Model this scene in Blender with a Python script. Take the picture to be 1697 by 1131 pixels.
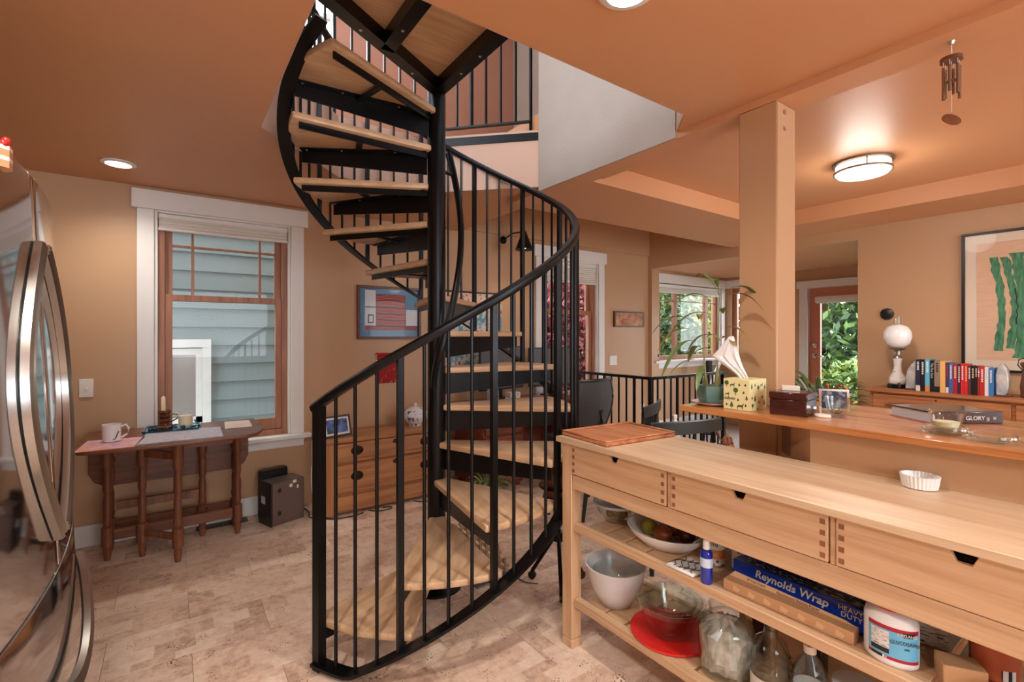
import bpy, bmesh, math, random
from mathutils import Vector, Matrix
PI = math.pi
RND = random.Random(11)
for o in list(bpy.data.objects):
    bpy.data.objects.remove(o)
SC = bpy.context.scene
COL = SC.collection

# ------------------------------------------------------------------ camera
cam = bpy.data.cameras.new('camera')
cam.sensor_width = 36.0
cam.lens = 36.0 * 793.46 / 1697.0
cam.shift_y = -9.7 / 1697.0
cam.clip_start = 0.02
cam_o = bpy.data.objects.new('camera', cam)
cam_o.location = (0, 0, 1.37)
cam_o.rotation_euler = (PI / 2, 0, -math.radians(35.394))
COL.objects.link(cam_o)
SC.camera = cam_o

# ------------------------------------------------------------------ world, exposure
W = bpy.data.worlds.new('overcast_sky')
SC.world = W
W.use_nodes = True
bg = W.node_tree.nodes['Background']
bg.inputs[0].default_value = (0.86, 0.93, 1.0, 1)
bg.inputs[1].default_value = 7.5
SC.view_settings.view_transform = 'Standard'
SC.view_settings.look = 'None'
SC.view_settings.gamma = 1.0
SC.view_settings.use_curve_mapping = False
SC.view_settings.exposure = 0.28
CAN_POWER = 84.0        # each recessed ceiling can (W)
WARM = (1.0, 0.94, 0.86)

# ------------------------------------------------------------------ helpers
def lin(c):
    r = []
    for v in c[:3]:
        v /= 255.0
        r.append(v / 12.92 if v <= 0.04045 else ((v + 0.055) / 1.055) ** 2.4)
    return (*r, 1.0)

MATS = {}
def mat(name, col=(128, 128, 128), rough=0.5, metal=0.0, var=0.0, vscale=6.0, bump=0.0, bscale=200.0,
        emit=None, estr=0.0, coat=0.0, rnd=0.0, stretch=None, spec=0.5):
    """painted / plain material: optional noise variation, fine relief and per-object variation"""
    m = bpy.data.materials.new(name); m.use_nodes = True
    nt = m.node_tree; N = nt.nodes; L = nt.links
    b = N['Principled BSDF']
    b.inputs['Roughness'].default_value = rough
    b.inputs['Metallic'].default_value = metal
    b.inputs['Coat Weight'].default_value = coat
    b.inputs['Specular IOR Level'].default_value = spec
    c = lin(col)
    b.inputs['Base Color'].default_value = c
    tc = N.new('ShaderNodeTexCoord')
    mp = N.new('ShaderNodeMapping'); L.new(tc.outputs['Object'], mp.inputs[0])
    if stretch: mp.inputs['Scale'].default_value = stretch
    src = None
    if var > 0:
        nz = N.new('ShaderNodeTexNoise'); nz.inputs['Scale'].default_value = vscale
        nz.inputs['Detail'].default_value = 5
        L.new(mp.outputs[0], nz.inputs['Vector'])
        mr = N.new('ShaderNodeMapRange')
        mr.inputs['From Min'].default_value = 0.3; mr.inputs['From Max'].default_value = 0.7
        mr.inputs['To Min'].default_value = 1 - var; mr.inputs['To Max'].default_value = 1 + var
        L.new(nz.outputs[0], mr.inputs[0])
        hs = N.new('ShaderNodeHueSaturation'); hs.inputs['Color'].default_value = c
        L.new(mr.outputs[0], hs.inputs['Value']); src = hs.outputs[0]
    if rnd > 0:
        oi = N.new('ShaderNodeObjectInfo')
        mr = N.new('ShaderNodeMapRange')
        mr.inputs['To Min'].default_value = 1 - rnd; mr.inputs['To Max'].default_value = 1 + rnd
        L.new(oi.outputs['Random'], mr.inputs[0])
        hs = N.new('ShaderNodeHueSaturation')
        if src: L.new(src, hs.inputs['Color'])
        else: hs.inputs['Color'].default_value = c
        L.new(mr.outputs[0], hs.inputs['Value']); src = hs.outputs[0]
    if src: L.new(src, b.inputs['Base Color'])
    if bump > 0:
        nz = N.new('ShaderNodeTexNoise'); nz.inputs['Scale'].default_value = bscale
        nz.inputs['Detail'].default_value = 3
        L.new(mp.outputs[0], nz.inputs['Vector'])
        bp = N.new('ShaderNodeBump'); bp.inputs['Strength'].default_value = bump; bp.inputs['Distance'].default_value = 0.004
        L.new(nz.outputs[0], bp.inputs['Height']); L.new(bp.outputs[0], b.inputs['Normal'])
    if emit:
        b.inputs['Emission Color'].default_value = lin(emit)
        b.inputs['Emission Strength'].default_value = estr
    MATS[name] = m
    return m

def wood(name, c1, c2, axis='y', rough=0.42, scale=1.0, rnd=0.06, coat=0.0, ring=3.0):
    """wood with grain running along one object axis"""
    m = bpy.data.materials.new(name); m.use_nodes = True
    nt = m.node_tree; N = nt.nodes; L = nt.links
    b = N['Principled BSDF']; b.inputs['Roughness'].default_value = rough
    b.inputs['Coat Weight'].default_value = coat
    tc = N.new('ShaderNodeTexCoord'); mp = N.new('ShaderNodeMapping')
    L.new(tc.outputs['Object'], mp.inputs[0])
    s = [11.0 * scale] * 3; s['xyz'.index(axis)] = 0.8 * scale
    mp.inputs['Scale'].default_value = s
    n1 = N.new('ShaderNodeTexNoise'); n1.inputs['Scale'].default_value = ring; n1.inputs['Detail'].default_value = 6
    n1.inputs['Distortion'].default_value = 0.6
    L.new(mp.outputs[0], n1.inputs['Vector'])
    mp2 = N.new('ShaderNodeMapping'); s2 = [90.0 * scale] * 3; s2['xyz'.index(axis)] = 2.5 * scale
    mp2.inputs['Scale'].default_value = s2; L.new(tc.outputs['Object'], mp2.inputs[0])
    n2 = N.new('ShaderNodeTexNoise'); n2.inputs['Scale'].default_value = 2.0; n2.inputs['Detail'].default_value = 3
    L.new(mp2.outputs[0], n2.inputs['Vector'])
    mx = N.new('ShaderNodeMath'); mx.operation = 'MULTIPLY_ADD'
    L.new(n2.outputs[0], mx.inputs[0]); mx.inputs[1].default_value = 0.45
    L.new(n1.outputs[0], mx.inputs[2])
    cr = N.new('ShaderNodeValToRGB')
    cr.color_ramp.elements[0].position = 0.5; cr.color_ramp.elements[0].color = lin(c2)
    cr.color_ramp.elements[1].position = 0.95; cr.color_ramp.elements[1].color = lin(c1)
    L.new(mx.outputs[0], cr.inputs[0])
    oi = N.new('ShaderNodeObjectInfo'); mr = N.new('ShaderNodeMapRange')
    mr.inputs['To Min'].default_value = 1 - rnd; mr.inputs['To Max'].default_value = 1 + rnd
    L.new(oi.outputs['Random'], mr.inputs[0])
    hs = N.new('ShaderNodeHueSaturation'); L.new(cr.outputs[0], hs.inputs['Color']); L.new(mr.outputs[0], hs.inputs['Value'])
    L.new(hs.outputs[0], b.inputs['Base Color'])
    bp = N.new('ShaderNodeBump'); bp.inputs['Strength'].default_value = 0.12; bp.inputs['Distance'].default_value = 0.002
    L.new(n2.outputs[0], bp.inputs['Height']); L.new(bp.outputs[0], b.inputs['Normal'])
    MATS[name] = m
    return m

def glass(name, tint=(255, 255, 255), refl=0.09, rough=0.0):
    """thin clear glass: mostly lets light through, mirrors by angle"""
    m = bpy.data.materials.new(name); m.use_nodes = True
    nt = m.node_tree; N = nt.nodes; L = nt.links
    N.remove(N['Principled BSDF'])
    out = N['Material Output']
    tr = N.new('ShaderNodeBsdfTransparent'); tr.inputs[0].default_value = lin(tint)
    gl = N.new('ShaderNodeBsdfGlossy'); gl.inputs['Roughness'].default_value = rough
    fr = N.new('ShaderNodeLayerWeight'); fr.inputs['Blend'].default_value = 0.35
    pw = N.new('ShaderNodeMath'); pw.operation = 'POWER'; pw.inputs[1].default_value = 2.2; L.new(fr.outputs['Facing'], pw.inputs[0])
    mr = N.new('ShaderNodeMapRange'); mr.inputs['To Min'].default_value = refl * 0.35; mr.inputs['To Max'].default_value = min(1, refl * 9)
    L.new(pw.outputs[0], mr.inputs[0])
    mx = N.new('ShaderNodeMixShader')
    L.new(mr.outputs[0], mx.inputs[0]); L.new(tr.outputs[0], mx.inputs[1]); L.new(gl.outputs[0], mx.inputs[2])
    L.new(mx.outputs[0], out.inputs[0])
    MATS[name] = m
    return m

def wm(o):
    m = o.matrix_basis.copy()
    if o.parent: m = wm(o.parent) @ o.matrix_parent_inverse @ m
    return m

def G(m): return MATS[m] if isinstance(m, str) else m

class B:
    """collects geometry, then becomes ONE mesh object"""
    def __init__(s): s.bm = bmesh.new()
    def box(s, x0, x1, y0, y1, z0, z1):
        v = [s.bm.verts.new((x, y, z)) for z in (z0, z1) for y in (y0, y1) for x in (x0, x1)]
        for f in ((0, 2, 3, 1), (4, 5, 7, 6), (0, 1, 5, 4), (2, 6, 7, 3), (0, 4, 6, 2), (1, 3, 7, 5)):
            s.bm.faces.new([v[i] for i in f])
        return s
    def prism(s, poly, z0, z1, axis='z', off=None):
        """extrude a 2-D outline along an axis; z->(x,y), x->(y,z), y->(x,z)"""
        def P(a, b, c):
            return {'z': (a, b, c), 'x': (c, a, b), 'y': (a, c, b)}[axis]
        lo = [s.bm.verts.new(P(a, b, z0)) for a, b in poly]
        hi = [s.bm.verts.new(P(a, b, z1)) for a, b in poly]
        n = len(poly)
        s.bm.faces.new(lo[::-1]); s.bm.faces.new(hi)
        for i in range(n):
            j = (i + 1) % n
            s.bm.faces.new((lo[i], lo[j], hi[j], hi[i]))
        return s
    def lathe(s, prof, c=(0, 0, 0), n=24, sx=1.0, sy=1.0, wav=0, wamp=0.0):
        rings = []
        for r, z in prof:
            if r < 1e-5:
                rings.append([s.bm.verts.new((c[0], c[1], c[2] + z))])
            else:
                ring = []
                for i in range(n):
                    a = 2 * PI * i / n
                    rr = r * (1 + (wamp * math.cos(wav * a) if wav else 0))
                    ring.append(s.bm.verts.new((c[0] + rr * sx * math.cos(a), c[1] + rr * sy * math.sin(a), c[2] + z)))
                rings.append(ring)
        for A, Bq in zip(rings, rings[1:]):
            if len(A) == 1 and len(Bq) == 1: continue
            for i in range(n):
                j = (i + 1) % n
                if len(A) == 1: s.bm.faces.new((A[0], Bq[j], Bq[i]))
                elif len(Bq) == 1: s.bm.faces.new((A[i], A[j], Bq[0]))
                else: s.bm.faces.new((A[i], A[j], Bq[j], Bq[i]))
        for q in (rings[0], rings[-1]):
            if len(q) > 1 and (rings[0] is not rings[-1]):
                try: s.bm.faces.new(q[::-1] if q is rings[0] else q)
                except ValueError: pass
        return s
    def shell(s, prof, c=(0, 0, 0), n=24, sx=1.0, sy=1.0, wav=0, wamp=0.0):
        """open vessel: profile goes outside then back inside"""
        rings = []
        for r, z in prof:
            r = max(r, 1e-4); ring = []
            for i in range(n):
                a = 2 * PI * i / n
                rr = r * (1 + (wamp * math.cos(wav * a) if wav else 0))
                ring.append(s.bm.verts.new((c[0] + rr * sx * math.cos(a), c[1] + rr * sy * math.sin(a), c[2] + z)))
            rings.append(ring)
        for A, Bq in zip(rings, rings[1:]):
            for i in range(n):
                j = (i + 1) % n
                s.bm.faces.new((A[i], A[j], Bq[j], Bq[i]))
        s.bm.faces.new(rings[0][::-1]); s.bm.faces.new(rings[-1])
        return s
    def ring(s, prof, c=(0, 0, 0), n=24, sx=1.0, sy=1.0):
        """closed profile turned round an axis: a hoop with no caps"""
        R_ = [[s.bm.verts.new((c[0] + r * sx * math.cos(2 * PI * i / n), c[1] + r * sy * math.sin(2 * PI * i / n), c[2] + z)) for i in range(n)] for r, z in prof]
        for k in range(len(R_)):
            A, Q = R_[k], R_[(k + 1) % len(R_)]
            for i in range(n): s.bm.faces.new((A[i], A[(i + 1) % n], Q[(i + 1) % n], Q[i]))
        return s
    def sweep(s, pts, prof, closed=False, up=(0, 0, 1), twist=None):
        """sweep a 2-D profile (side, up) along a path"""
        pts = [Vector(p) for p in pts]; n = len(pts); rings = []
        up = Vector(up)
        for i, p in enumerate(pts):
            if closed: t = pts[(i + 1) % n] - pts[i - 1]
            else: t = pts[min(i + 1, n - 1)] - pts[max(i - 1, 0)]
            t.normalize()
            sd = t.cross(up)
            if sd.length < 1e-4: sd = t.cross(Vector((0, 1, 0)))
            if sd.length < 1e-4: sd = t.cross(Vector((1, 0, 0)))
            sd.normalize(); u = sd.cross(t)
            k = twist(i) if twist else 1.0
            rings.append([s.bm.verts.new(p + sd * (a * k) + u * (b * k)) for a, b in prof])
        m = len(prof)
        rng = range(n) if closed else range(n - 1)
        for i in rng:
            A, Bq = rings[i], rings[(i + 1) % n]
            for k in range(m):
                l = (k + 1) % m
                s.bm.faces.new((A[k], A[l], Bq[l], Bq[k]))
        if not closed:
            s.bm.faces.new(rings[0][::-1]); s.bm.faces.new(rings[-1])
        return s
    def tube(s, pts, r, n=8, closed=False, twist=None):
        return s.sweep(pts, [(r * math.cos(2 * PI * i / n), r * math.sin(2 * PI * i / n)) for i in range(n)], closed, twist=twist)
    def bar(s, pts, w, h, closed=False, up=(0, 0, 1)):
        return s.sweep(pts, [(-w / 2, -h / 2), (w / 2, -h / 2), (w / 2, h / 2), (-w / 2, h / 2)], closed, up)
    def ball(s, c, r, n=12, m=8, sx=1, sy=1, sz=1):
        prof = [(r * math.sin(PI * i / m), -r * sz * math.cos(PI * i / m)) for i in range(m + 1)]
        prof[0] = (0, prof[0][1]); prof[-1] = (0, prof[-1][1])
        return s.lathe(prof, c, n, sx, sy)
    def poly(s, pts):
        s.bm.faces.new([s.bm.verts.new(p) for p in pts]); return s
    def move(s, m):
        bmesh.ops.transform(s.bm, matrix=m, verts=s.bm.verts); return s
    def jitter(s, a, rnd=RND):
        for v in s.bm.verts:
            v.co += Vector((rnd.uniform(-a, a), rnd.uniform(-a, a), rnd.uniform(-a, a)))
        return s
    def out(s, name, m, parent=None, bev=0.0, seg=1, smooth=40, local=False, keep=False, weld=False):
        bm = s.bm
        if weld: bmesh.ops.remove_doubles(bm, verts=bm.verts, dist=1e-5)
        bmesh.ops.recalc_face_normals(bm, faces=bm.faces)
        if bev > 0:
            ed = [e for e in bm.edges if len(e.link_faces) == 2 and e.calc_face_angle(0) > 0.5]
            bmesh.ops.bevel(bm, geom=ed, offset=bev, segments=seg, affect='EDGES', profile=0.5, clamp_overlap=True)
        me = bpy.data.meshes.new(name)
        c = Vector((0, 0, 0))
        if not local and not keep and len(bm.verts):
            xs = [v.co for v in bm.verts]
            c = Vector(((min(v.x for v in xs) + max(v.x for v in xs)) / 2, (min(v.y for v in xs) + max(v.y for v in xs)) / 2, min(v.z for v in xs)))
            bmesh.ops.translate(bm, verts=bm.verts, vec=-c)
        bm.to_mesh(me); bm.free()
        if smooth:
            for p in me.polygons: p.use_smooth = True
            me.set_sharp_from_angle(angle=math.radians(smooth))
        if m is not None: me.materials.append(G(m))
        o = bpy.data.objects.new(name, me); COL.objects.link(o)
        o.location = c
        if parent is not None:
            o.parent = parent
            if not local: o.matrix_parent_inverse = wm(parent).inverted()
        return o

def tag(o, label, cat, group=None):
    o['label'] = label; o['category'] = cat
    if group: o['group'] = group
    return o
def struct(o):
    o['kind'] = 'structure'; return o
def stuff(o):
    o['kind'] = 'stuff'; return o
def thing(name, label, cat, loc=(0, 0, 0), rz=0.0, group=None):
    e = bpy.data.objects.new(name, None); COL.objects.link(e)
    e.empty_display_size = 0.1
    e.location = loc; e.rotation_euler = (0, 0, rz)
    return tag(e, label, cat, group)
def dup(o, loc=None, rz=None, label=None, parent=None):
    c = o.copy(); COL.objects.link(c)
    if parent is not None:
        c.parent = parent
    if loc is not None: c.location = loc
    if rz is not None: c.rotation_euler = (0, 0, rz)
    if label: c['label'] = label
    for ch in o.children: dup(ch, parent=c)
    return c
def share(src, name, parent, loc, rot=(0, 0, 0)):
    """a part that shares the mesh of another one (local to its parent)"""
    o = bpy.data.objects.new(name, src.data); COL.objects.link(o)
    o.parent = parent; o.matrix_parent_inverse = wm(parent).inverted()
    o.location = loc; o.rotation_euler = rot
    return o
def text(s, size, m, parent, mtx, name='lettering', ext=0.0004, align='LEFT', xs=1.0, shear=0.0, bold=0.0):
    cu = bpy.data.curves.new(name, 'FONT'); cu.body = s; cu.size = size; cu.extrude = ext
    cu.align_x = align; cu.resolution_u = 2; cu.shear = shear; cu.offset = bold
    t = bpy.data.objects.new('tmp', cu)
    me = bpy.data.meshes.new_from_object(t)
    bpy.data.objects.remove(t)
    me.name = name; me.materials.clear(); me.materials.append(G(m))
    mm = mtx @ Matrix.Diagonal((xs, 1, 1, 1))
    me.transform(mm)
    o = bpy.data.objects.new(name, me); COL.objects.link(o)
    o.parent = parent; o.matrix_parent_inverse = wm(parent).inverted()
    return o
def frame(origin, xdir, ydir):
    """matrix that puts flat text (x right, y up) at a place"""
    x = Vector(xdir).normalized(); y = Vector(ydir).normalized(); z = x.cross(y)
    m = Matrix((x, y, z)).transposed().to_4x4(); m.translation = Vector(origin)
    return m
FACE_W = lambda x, y, z: frame((x, y, z), (0, -1, 0), (0, 0, 1))   # faces -X
FACE_S = lambda x, y, z: frame((x, y, z), (1, 0, 0), (0, 0, 1))    # faces -Y

# ------------------------------------------------------------------ materials
mat('wall_paint', (190, 151, 114), 0.42, var=0.03, vscale=1.3, bump=0.10, bscale=260)
mat('daylit_fascia', (196, 158, 138), 0.45, var=0.03, vscale=1.3, bump=0.10, bscale=260)  # ceiling fascia colour with the pinkish daylight put into it
mat('ceiling_paint', (203, 148, 106), 0.46, var=0.03, vscale=1.1, bump=0.10, bscale=300)
mat('upper_paint', (172, 159, 148), 0.5, var=0.03, bump=0.25, bscale=90)
mat('terracotta_paint', (176, 122, 100), 0.5, var=0.03, bump=0.1)
mat('pale_blue_paint', (205, 218, 222), 0.5)
mat('trim_white', (226, 223, 219), 0.38, var=0.02, vscale=5)
mat('black_steel', (20, 21, 24), 0.32, 0.55, var=0.12, vscale=20)
mat('black_plastic', (20, 20, 22), 0.38)
mat('bolt_metal', (190, 188, 184), 0.3, 0.9)
mat('white_plastic', (226, 222, 214), 0.35)
mat('lens_glow', (255, 250, 240), 0.4, emit=(255, 240, 220), estr=9.0)
mat('white_china', (232, 232, 232), 0.15, coat=0.4)
mat('chrome', (200, 200, 200), 0.12, 1.0)
glass('pane_glass', refl=0.03)
glass('art_glass', refl=0.012)
glass('clear_glass', (250, 254, 253), refl=0.13)
glass('blue_glass', (130, 205, 225), refl=0.12)
wood('oak_tread', (216, 182, 146), (184, 146, 110), 'x', 0.35, 0.9)
wood('fir_sash', (176, 120, 88), (140, 90, 62), 'z', 0.45)
wood('beech', (212, 178, 142), (190, 150, 114), 'y', 0.42, 0.8, rnd=0.04)
wood('beech_top', (210, 184, 154), (188, 156, 124), 'y', 0.4, 0.8, rnd=0.04)
wood('beech_end', (150, 104, 72), (120, 78, 52), 'x', 0.5, 1.4)
wood('bar_fir', (206, 142, 86), (158, 92, 48), 'y', 0.28, 0.9, coat=0.3)
wood('dark_oak', (132, 78, 50), (84, 46, 30), 'x', 0.35, 1.0, rnd=0.1)
wood('turned_oak', (140, 84, 54), (86, 48, 32), 'z', 0.33, 1.0, rnd=0.1)
wood('honey_oak', (194, 138, 90), (146, 94, 56), 'x', 0.4, 0.7, rnd=0.05)
wood('red_wood', (134, 70, 48), (92, 42, 30), 'x', 0.35, 1.0)
wood('cherry_board', (206, 142, 98), (148, 84, 54), 'y', 0.4, 1.2)
wood('mahogany', (74, 30, 24), (48, 16, 14), 'y', 0.22, 1.0, coat=0.4)
wood('old_pine', (184, 122, 76), (132, 80, 46), 'y', 0.5, 0.9)
wood('grey_wood', (170, 140, 110), (120, 92, 68), 'z', 0.55, 1.0)

def cork():
    m = bpy.data.materials.new('cork'); m.use_nodes = True
    nt = m.node_tree; N = nt.nodes; L = nt.links; b = N['Principled BSDF']
    b.inputs['Roughness'].default_value = 0.42
    tc = N.new('ShaderNodeTexCoord'); oi = N.new('ShaderNodeObjectInfo')
    ad = N.new('ShaderNodeVectorMath'); ad.operation = 'MULTIPLY_ADD'
    cm = N.new('ShaderNodeCombineXYZ')
    L.new(oi.outputs['Random'], cm.inputs[0]); L.new(oi.outputs['Random'], cm.inputs[2])
    L.new(cm.outputs[0], ad.inputs[0]); ad.inputs[1].default_value = (37, 0, 91); L.new(tc.outputs['Object'], ad.inputs[2])
    # mosaic of cork blocks: stepped coordinates -> a random tone per block
    br = N.new('ShaderNodeTexBrick'); br.offset = 0.5; br.squash = 1.0
    br.inputs['Scale'].default_value = 1.0; br.inputs['Mortar Size'].default_value = 0.0006
    br.inputs['Brick Width'].default_value = 0.15; br.inputs['Row Height'].default_value = 0.1
    br.inputs['Color1'].default_value = (0, 0, 0, 1); br.inputs['Color2'].default_value = (1, 1, 1, 1)
    br.inputs['Mortar'].default_value = (0.25, 0.25, 0.25, 1); br.inputs['Bias'].default_value = 0.0
    L.new(ad.outputs[0], br.inputs['Vector'])
    n1 = N.new('ShaderNodeTexNoise'); n1.inputs['Scale'].default_value = 26; n1.inputs['Detail'].default_value = 8; n1.inputs['Roughness'].default_value = 0.7
    L.new(ad.outputs[0], n1.inputs['Vector'])
    mx = N.new('ShaderNodeMath'); mx.operation = 'MULTIPLY_ADD'; mx.inputs[1].default_value = 0.33
    L.new(br.outputs['Color'], mx.inputs[0]); L.new(n1.outputs[0], mx.inputs[2])
    cr = N.new('ShaderNodeValToRGB'); e = cr.color_ramp.elements
    e[0].position = 0.36; e[0].color = lin((172, 138, 116)); e[1].position = 0.92; e[1].color = lin((238, 216, 196))
    k = cr.color_ramp.elements.new(0.6); k.color = lin((218, 188, 165))
    L.new(mx.outputs[0], cr.inputs[0])
    # dark flecks
    vo = N.new('ShaderNodeTexVoronoi'); vo.inputs['Scale'].default_value = 95; L.new(ad.outputs[0], vo.inputs['Vector'])
    n2 = N.new('ShaderNodeTexNoise'); n2.inputs['Scale'].default_value = 9; n2.inputs['Detail'].default_value = 2; L.new(ad.outputs[0], n2.inputs['Vector'])
    th = N.new('ShaderNodeMapRange'); th.inputs['From Min'].default_value = 0.50; th.inputs['From Max'].default_value = 0.72
    th.inputs['To Min'].default_value = 0.04; th.inputs['To Max'].default_value = 0.40; L.new(n2.outputs[0], th.inputs[0])
    lt = N.new('ShaderNodeMath'); lt.operation = 'LESS_THAN'; L.new(vo.outputs['Distance'], lt.inputs[0]); L.new(th.outputs[0], lt.inputs[1])
    mc = N.new('ShaderNodeMix'); mc.data_type = 'RGBA'; L.new(lt.outputs[0], mc.inputs['Factor'])
    L.new(cr.outputs[0], mc.inputs['A']); mc.inputs['B'].default_value = lin((112, 78, 60))
    mr = N.new('ShaderNodeMapRange'); mr.inputs['To Min'].default_value = 0.92; mr.inputs['To Max'].default_value = 1.08
    L.new(oi.outputs['Random'], mr.inputs[0])
    hs = N.new('ShaderNodeHueSaturation'); L.new(mc.outputs['Result'], hs.inputs['Color']); L.new(mr.outputs[0], hs.inputs['Value'])
    L.new(hs.outputs[0], b.inputs['Base Color'])
    bp = N.new('ShaderNodeBump'); bp.inputs['Strength'].default_value = 0.15; bp.inputs['Distance'].default_value = 0.002
    L.new(n1.outputs[0], bp.inputs['Height']); L.new(bp.outputs[0], b.inputs['Normal'])
    MATS['cork'] = m
cork()

def steel():
    m = bpy.data.materials.new('stainless'); m.use_nodes = True
    nt = m.node_tree; N = nt.nodes; L = nt.links; b = N['Principled BSDF']
    b.inputs['Base Color'].default_value = (0.68, 0.69, 0.71, 1); b.inputs['Metallic'].default_value = 1.0
    b.inputs['Roughness'].default_value = 0.16
    tc = N.new('ShaderNodeTexCoord'); mp = N.new('ShaderNodeMapping'); mp.inputs['Scale'].default_value = (3, 3, 400)
    L.new(tc.outputs['Object'], mp.inputs[0])
    n = N.new('ShaderNodeTexNoise'); n.inputs['Scale'].default_value = 2; L.new(mp.outputs[0], n.inputs['Vector'])
    mr = N.new('ShaderNodeMapRange'); mr.inputs['To Min'].default_value = 0.04; mr.inputs['To Max'].default_value = 0.11
    L.new(n.outputs[0], mr.inputs[0]); L.new(mr.outputs[0], b.inputs['Roughness'])
    MATS['stainless'] = m
steel()
mat('brushed_handle', (176, 172, 166), 0.3, 1.0, var=0.12, vscale=30, stretch=(60, 60, 0.5))

def print_mat(name, c0, c1, scale=40, kind='noise', rough=0.5, c2=None, thr=0.5, soft=0.03, stretch=None):
    """flat two/three-tone print (noise blotches, rings or stripes)"""
    m = bpy.data.materials.new(name); m.use_nodes = True
    nt = m.node_tree; N = nt.nodes; L = nt.links; b = N['Principled BSDF']; b.inputs['Roughness'].default_value = rough
    tc = N.new('ShaderNodeTexCoord'); mp = N.new('ShaderNodeMapping'); L.new(tc.outputs['Object'], mp.inputs[0])
    if stretch: mp.inputs['Scale'].default_value = stretch
    if kind == 'noise':
        t = N.new('ShaderNodeTexNoise'); t.inputs['Scale'].default_value = scale; t.inputs['Detail'].default_value = 4; f = t.outputs[0]
    elif kind == 'vor':
        t = N.new('ShaderNodeTexVoronoi'); t.inputs['Scale'].default_value = scale; f = t.outputs['Distance']
    elif kind == 'ring':
        t = N.new('ShaderNodeTexWave'); t.wave_type = 'RINGS'; t.inputs['Scale'].default_value = scale; t.inputs['Distortion'].default_value = 4; t.inputs['Detail'].default_value = 2; f = t.outputs['Fac']
    else:
        t = N.new('ShaderNodeTexWave'); t.inputs['Scale'].default_value = scale; t.inputs['Distortion'].default_value = 2; f = t.outputs['Fac']
    L.new(mp.outputs[0], t.inputs['Vector'])
    cr = N.new('ShaderNodeValToRGB'); e = cr.color_ramp.elements
    e[0].position = max(0, thr - soft); e[0].color = lin(c0); e[1].position = min(1, thr + soft); e[1].color = lin(c1)
    if c2:
        k = e.new(min(1, thr + soft + 0.12)); k.color = lin(c2)
    L.new(f, cr.inputs[0]); L.new(cr.outputs[0], b.inputs['Base Color'])
    MATS[name] = m
    return m
# ================================================================== SETTING
ZC, ZS = 2.387, 2.355            # kitchen ceiling, dining soffit
YN, XE = 4.12, 5.135             # left (window) wall, right (picture) wall
def wall(name, axis, a0, a1, u0, u1, z0, z1, holes, m):
    us = sorted({u0, u1, *[h[0] for h in holes], *[h[1] for h in holes]})
    zs = sorted({z0, z1, *[h[2] for h in holes], *[h[3] for h in holes]})
    us = [u for u in us if u0 <= u <= u1]; zs = [z for z in zs if z0 <= z <= z1]
    b = B(); vs = {}
    def V(i, j, k):
        if (i, j, k) not in vs:
            a = (a0, a1)[k]
            vs[i, j, k] = b.bm.verts.new((us[i], a, zs[j]) if axis == 'y' else (a, us[i], zs[j]))
        return vs[i, j, k]
    def solid(i, j):
        if not (0 <= i < len(us) - 1 and 0 <= j < len(zs) - 1): return False
        u, z = (us[i] + us[i + 1]) / 2, (zs[j] + zs[j + 1]) / 2
        return not any(h[0] < u < h[1] and h[2] < z < h[3] for h in holes)
    for i in range(len(us) - 1):
        for j in range(len(zs) - 1):
            if not solid(i, j): continue
            for k in (0, 1):
                b.bm.faces.new((V(i, j, k), V(i + 1, j, k), V(i + 1, j + 1, k), V(i, j + 1, k)))
            if not solid(i - 1, j): b.bm.faces.new((V(i, j, 0), V(i, j + 1, 0), V(i, j + 1, 1), V(i, j, 1)))
            if not solid(i + 1, j): b.bm.faces.new((V(i + 1, j, 0), V(i + 1, j + 1, 0), V(i + 1, j + 1, 1), V(i + 1, j, 1)))
            if not solid(i, j - 1): b.bm.faces.new((V(i, j, 0), V(i + 1, j, 0), V(i + 1, j, 1), V(i, j, 1)))
            if not solid(i, j + 1): b.bm.faces.new((V(i, j + 1, 0), V(i + 1, j + 1, 0), V(i + 1, j + 1, 1), V(i, j + 1, 1)))
    return struct(b.out(name, m, smooth=0, keep=True))

def slab(name, outer, hole, z0, z1, m):
    b = B()
    def cap(z):
        ed = []; rings = []
        for ring in (outer, hole):
            v = [b.bm.verts.new((x, y, z)) for x, y in ring]; rings.append(v)
            ed += [b.bm.edges.new((v[i], v[(i + 1) % len(v)])) for i in range(len(v))]
        bmesh.ops.triangle_fill(b.bm, edges=ed, use_beauty=True)
        return rings
    lo, hi = cap(z0), cap(z1)
    for A, C in zip(lo, hi):
        for i in range(len(A)):
            j = (i + 1) % len(A); b.bm.faces.new((A[i], A[j], C[j], C[i]))
    return struct(b.out(name, m, smooth=0, keep=True))

# ---- floor of cork planks
floor = struct(B().box(-1.15, XE, -2.4, YN, -0.12, -0.006).out('floor', mat('subfloor', (70, 48, 36), 0.8), keep=True))
PW, PL = 0.305, 0.61
plank_src = {}
row = 0
y = -2.4
while y < YN - 1e-3:
    y1 = min(y + PW, YN)
    x = -1.15 - (0.0 if row % 2 else PL / 2)
    while x < XE - 1e-3:
        xa, xb = max(x, -1.15), min(x + PL, XE)
        if xb - xa > 0.02:
            key = (round(xb - xa, 3), round(y1 - y, 3))
            if key not in plank_src:
                w, d = key
                o = B().box(-w / 2 + .0006, w / 2 - .0006, -d / 2 + .0006, d / 2 - .0006, 0, 0.006).out('plank', 'cork', floor, bev=0.0008, smooth=0, local=True)
                plank_src[key] = o
            else:
                o = bpy.data.objects.new('plank', plank_src[key].data); COL.objects.link(o); o.parent = floor
            o.location = ((xa + xb) / 2, (y + y1) / 2, -0.006)
        x += PL
    y += PW; row += 1

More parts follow.
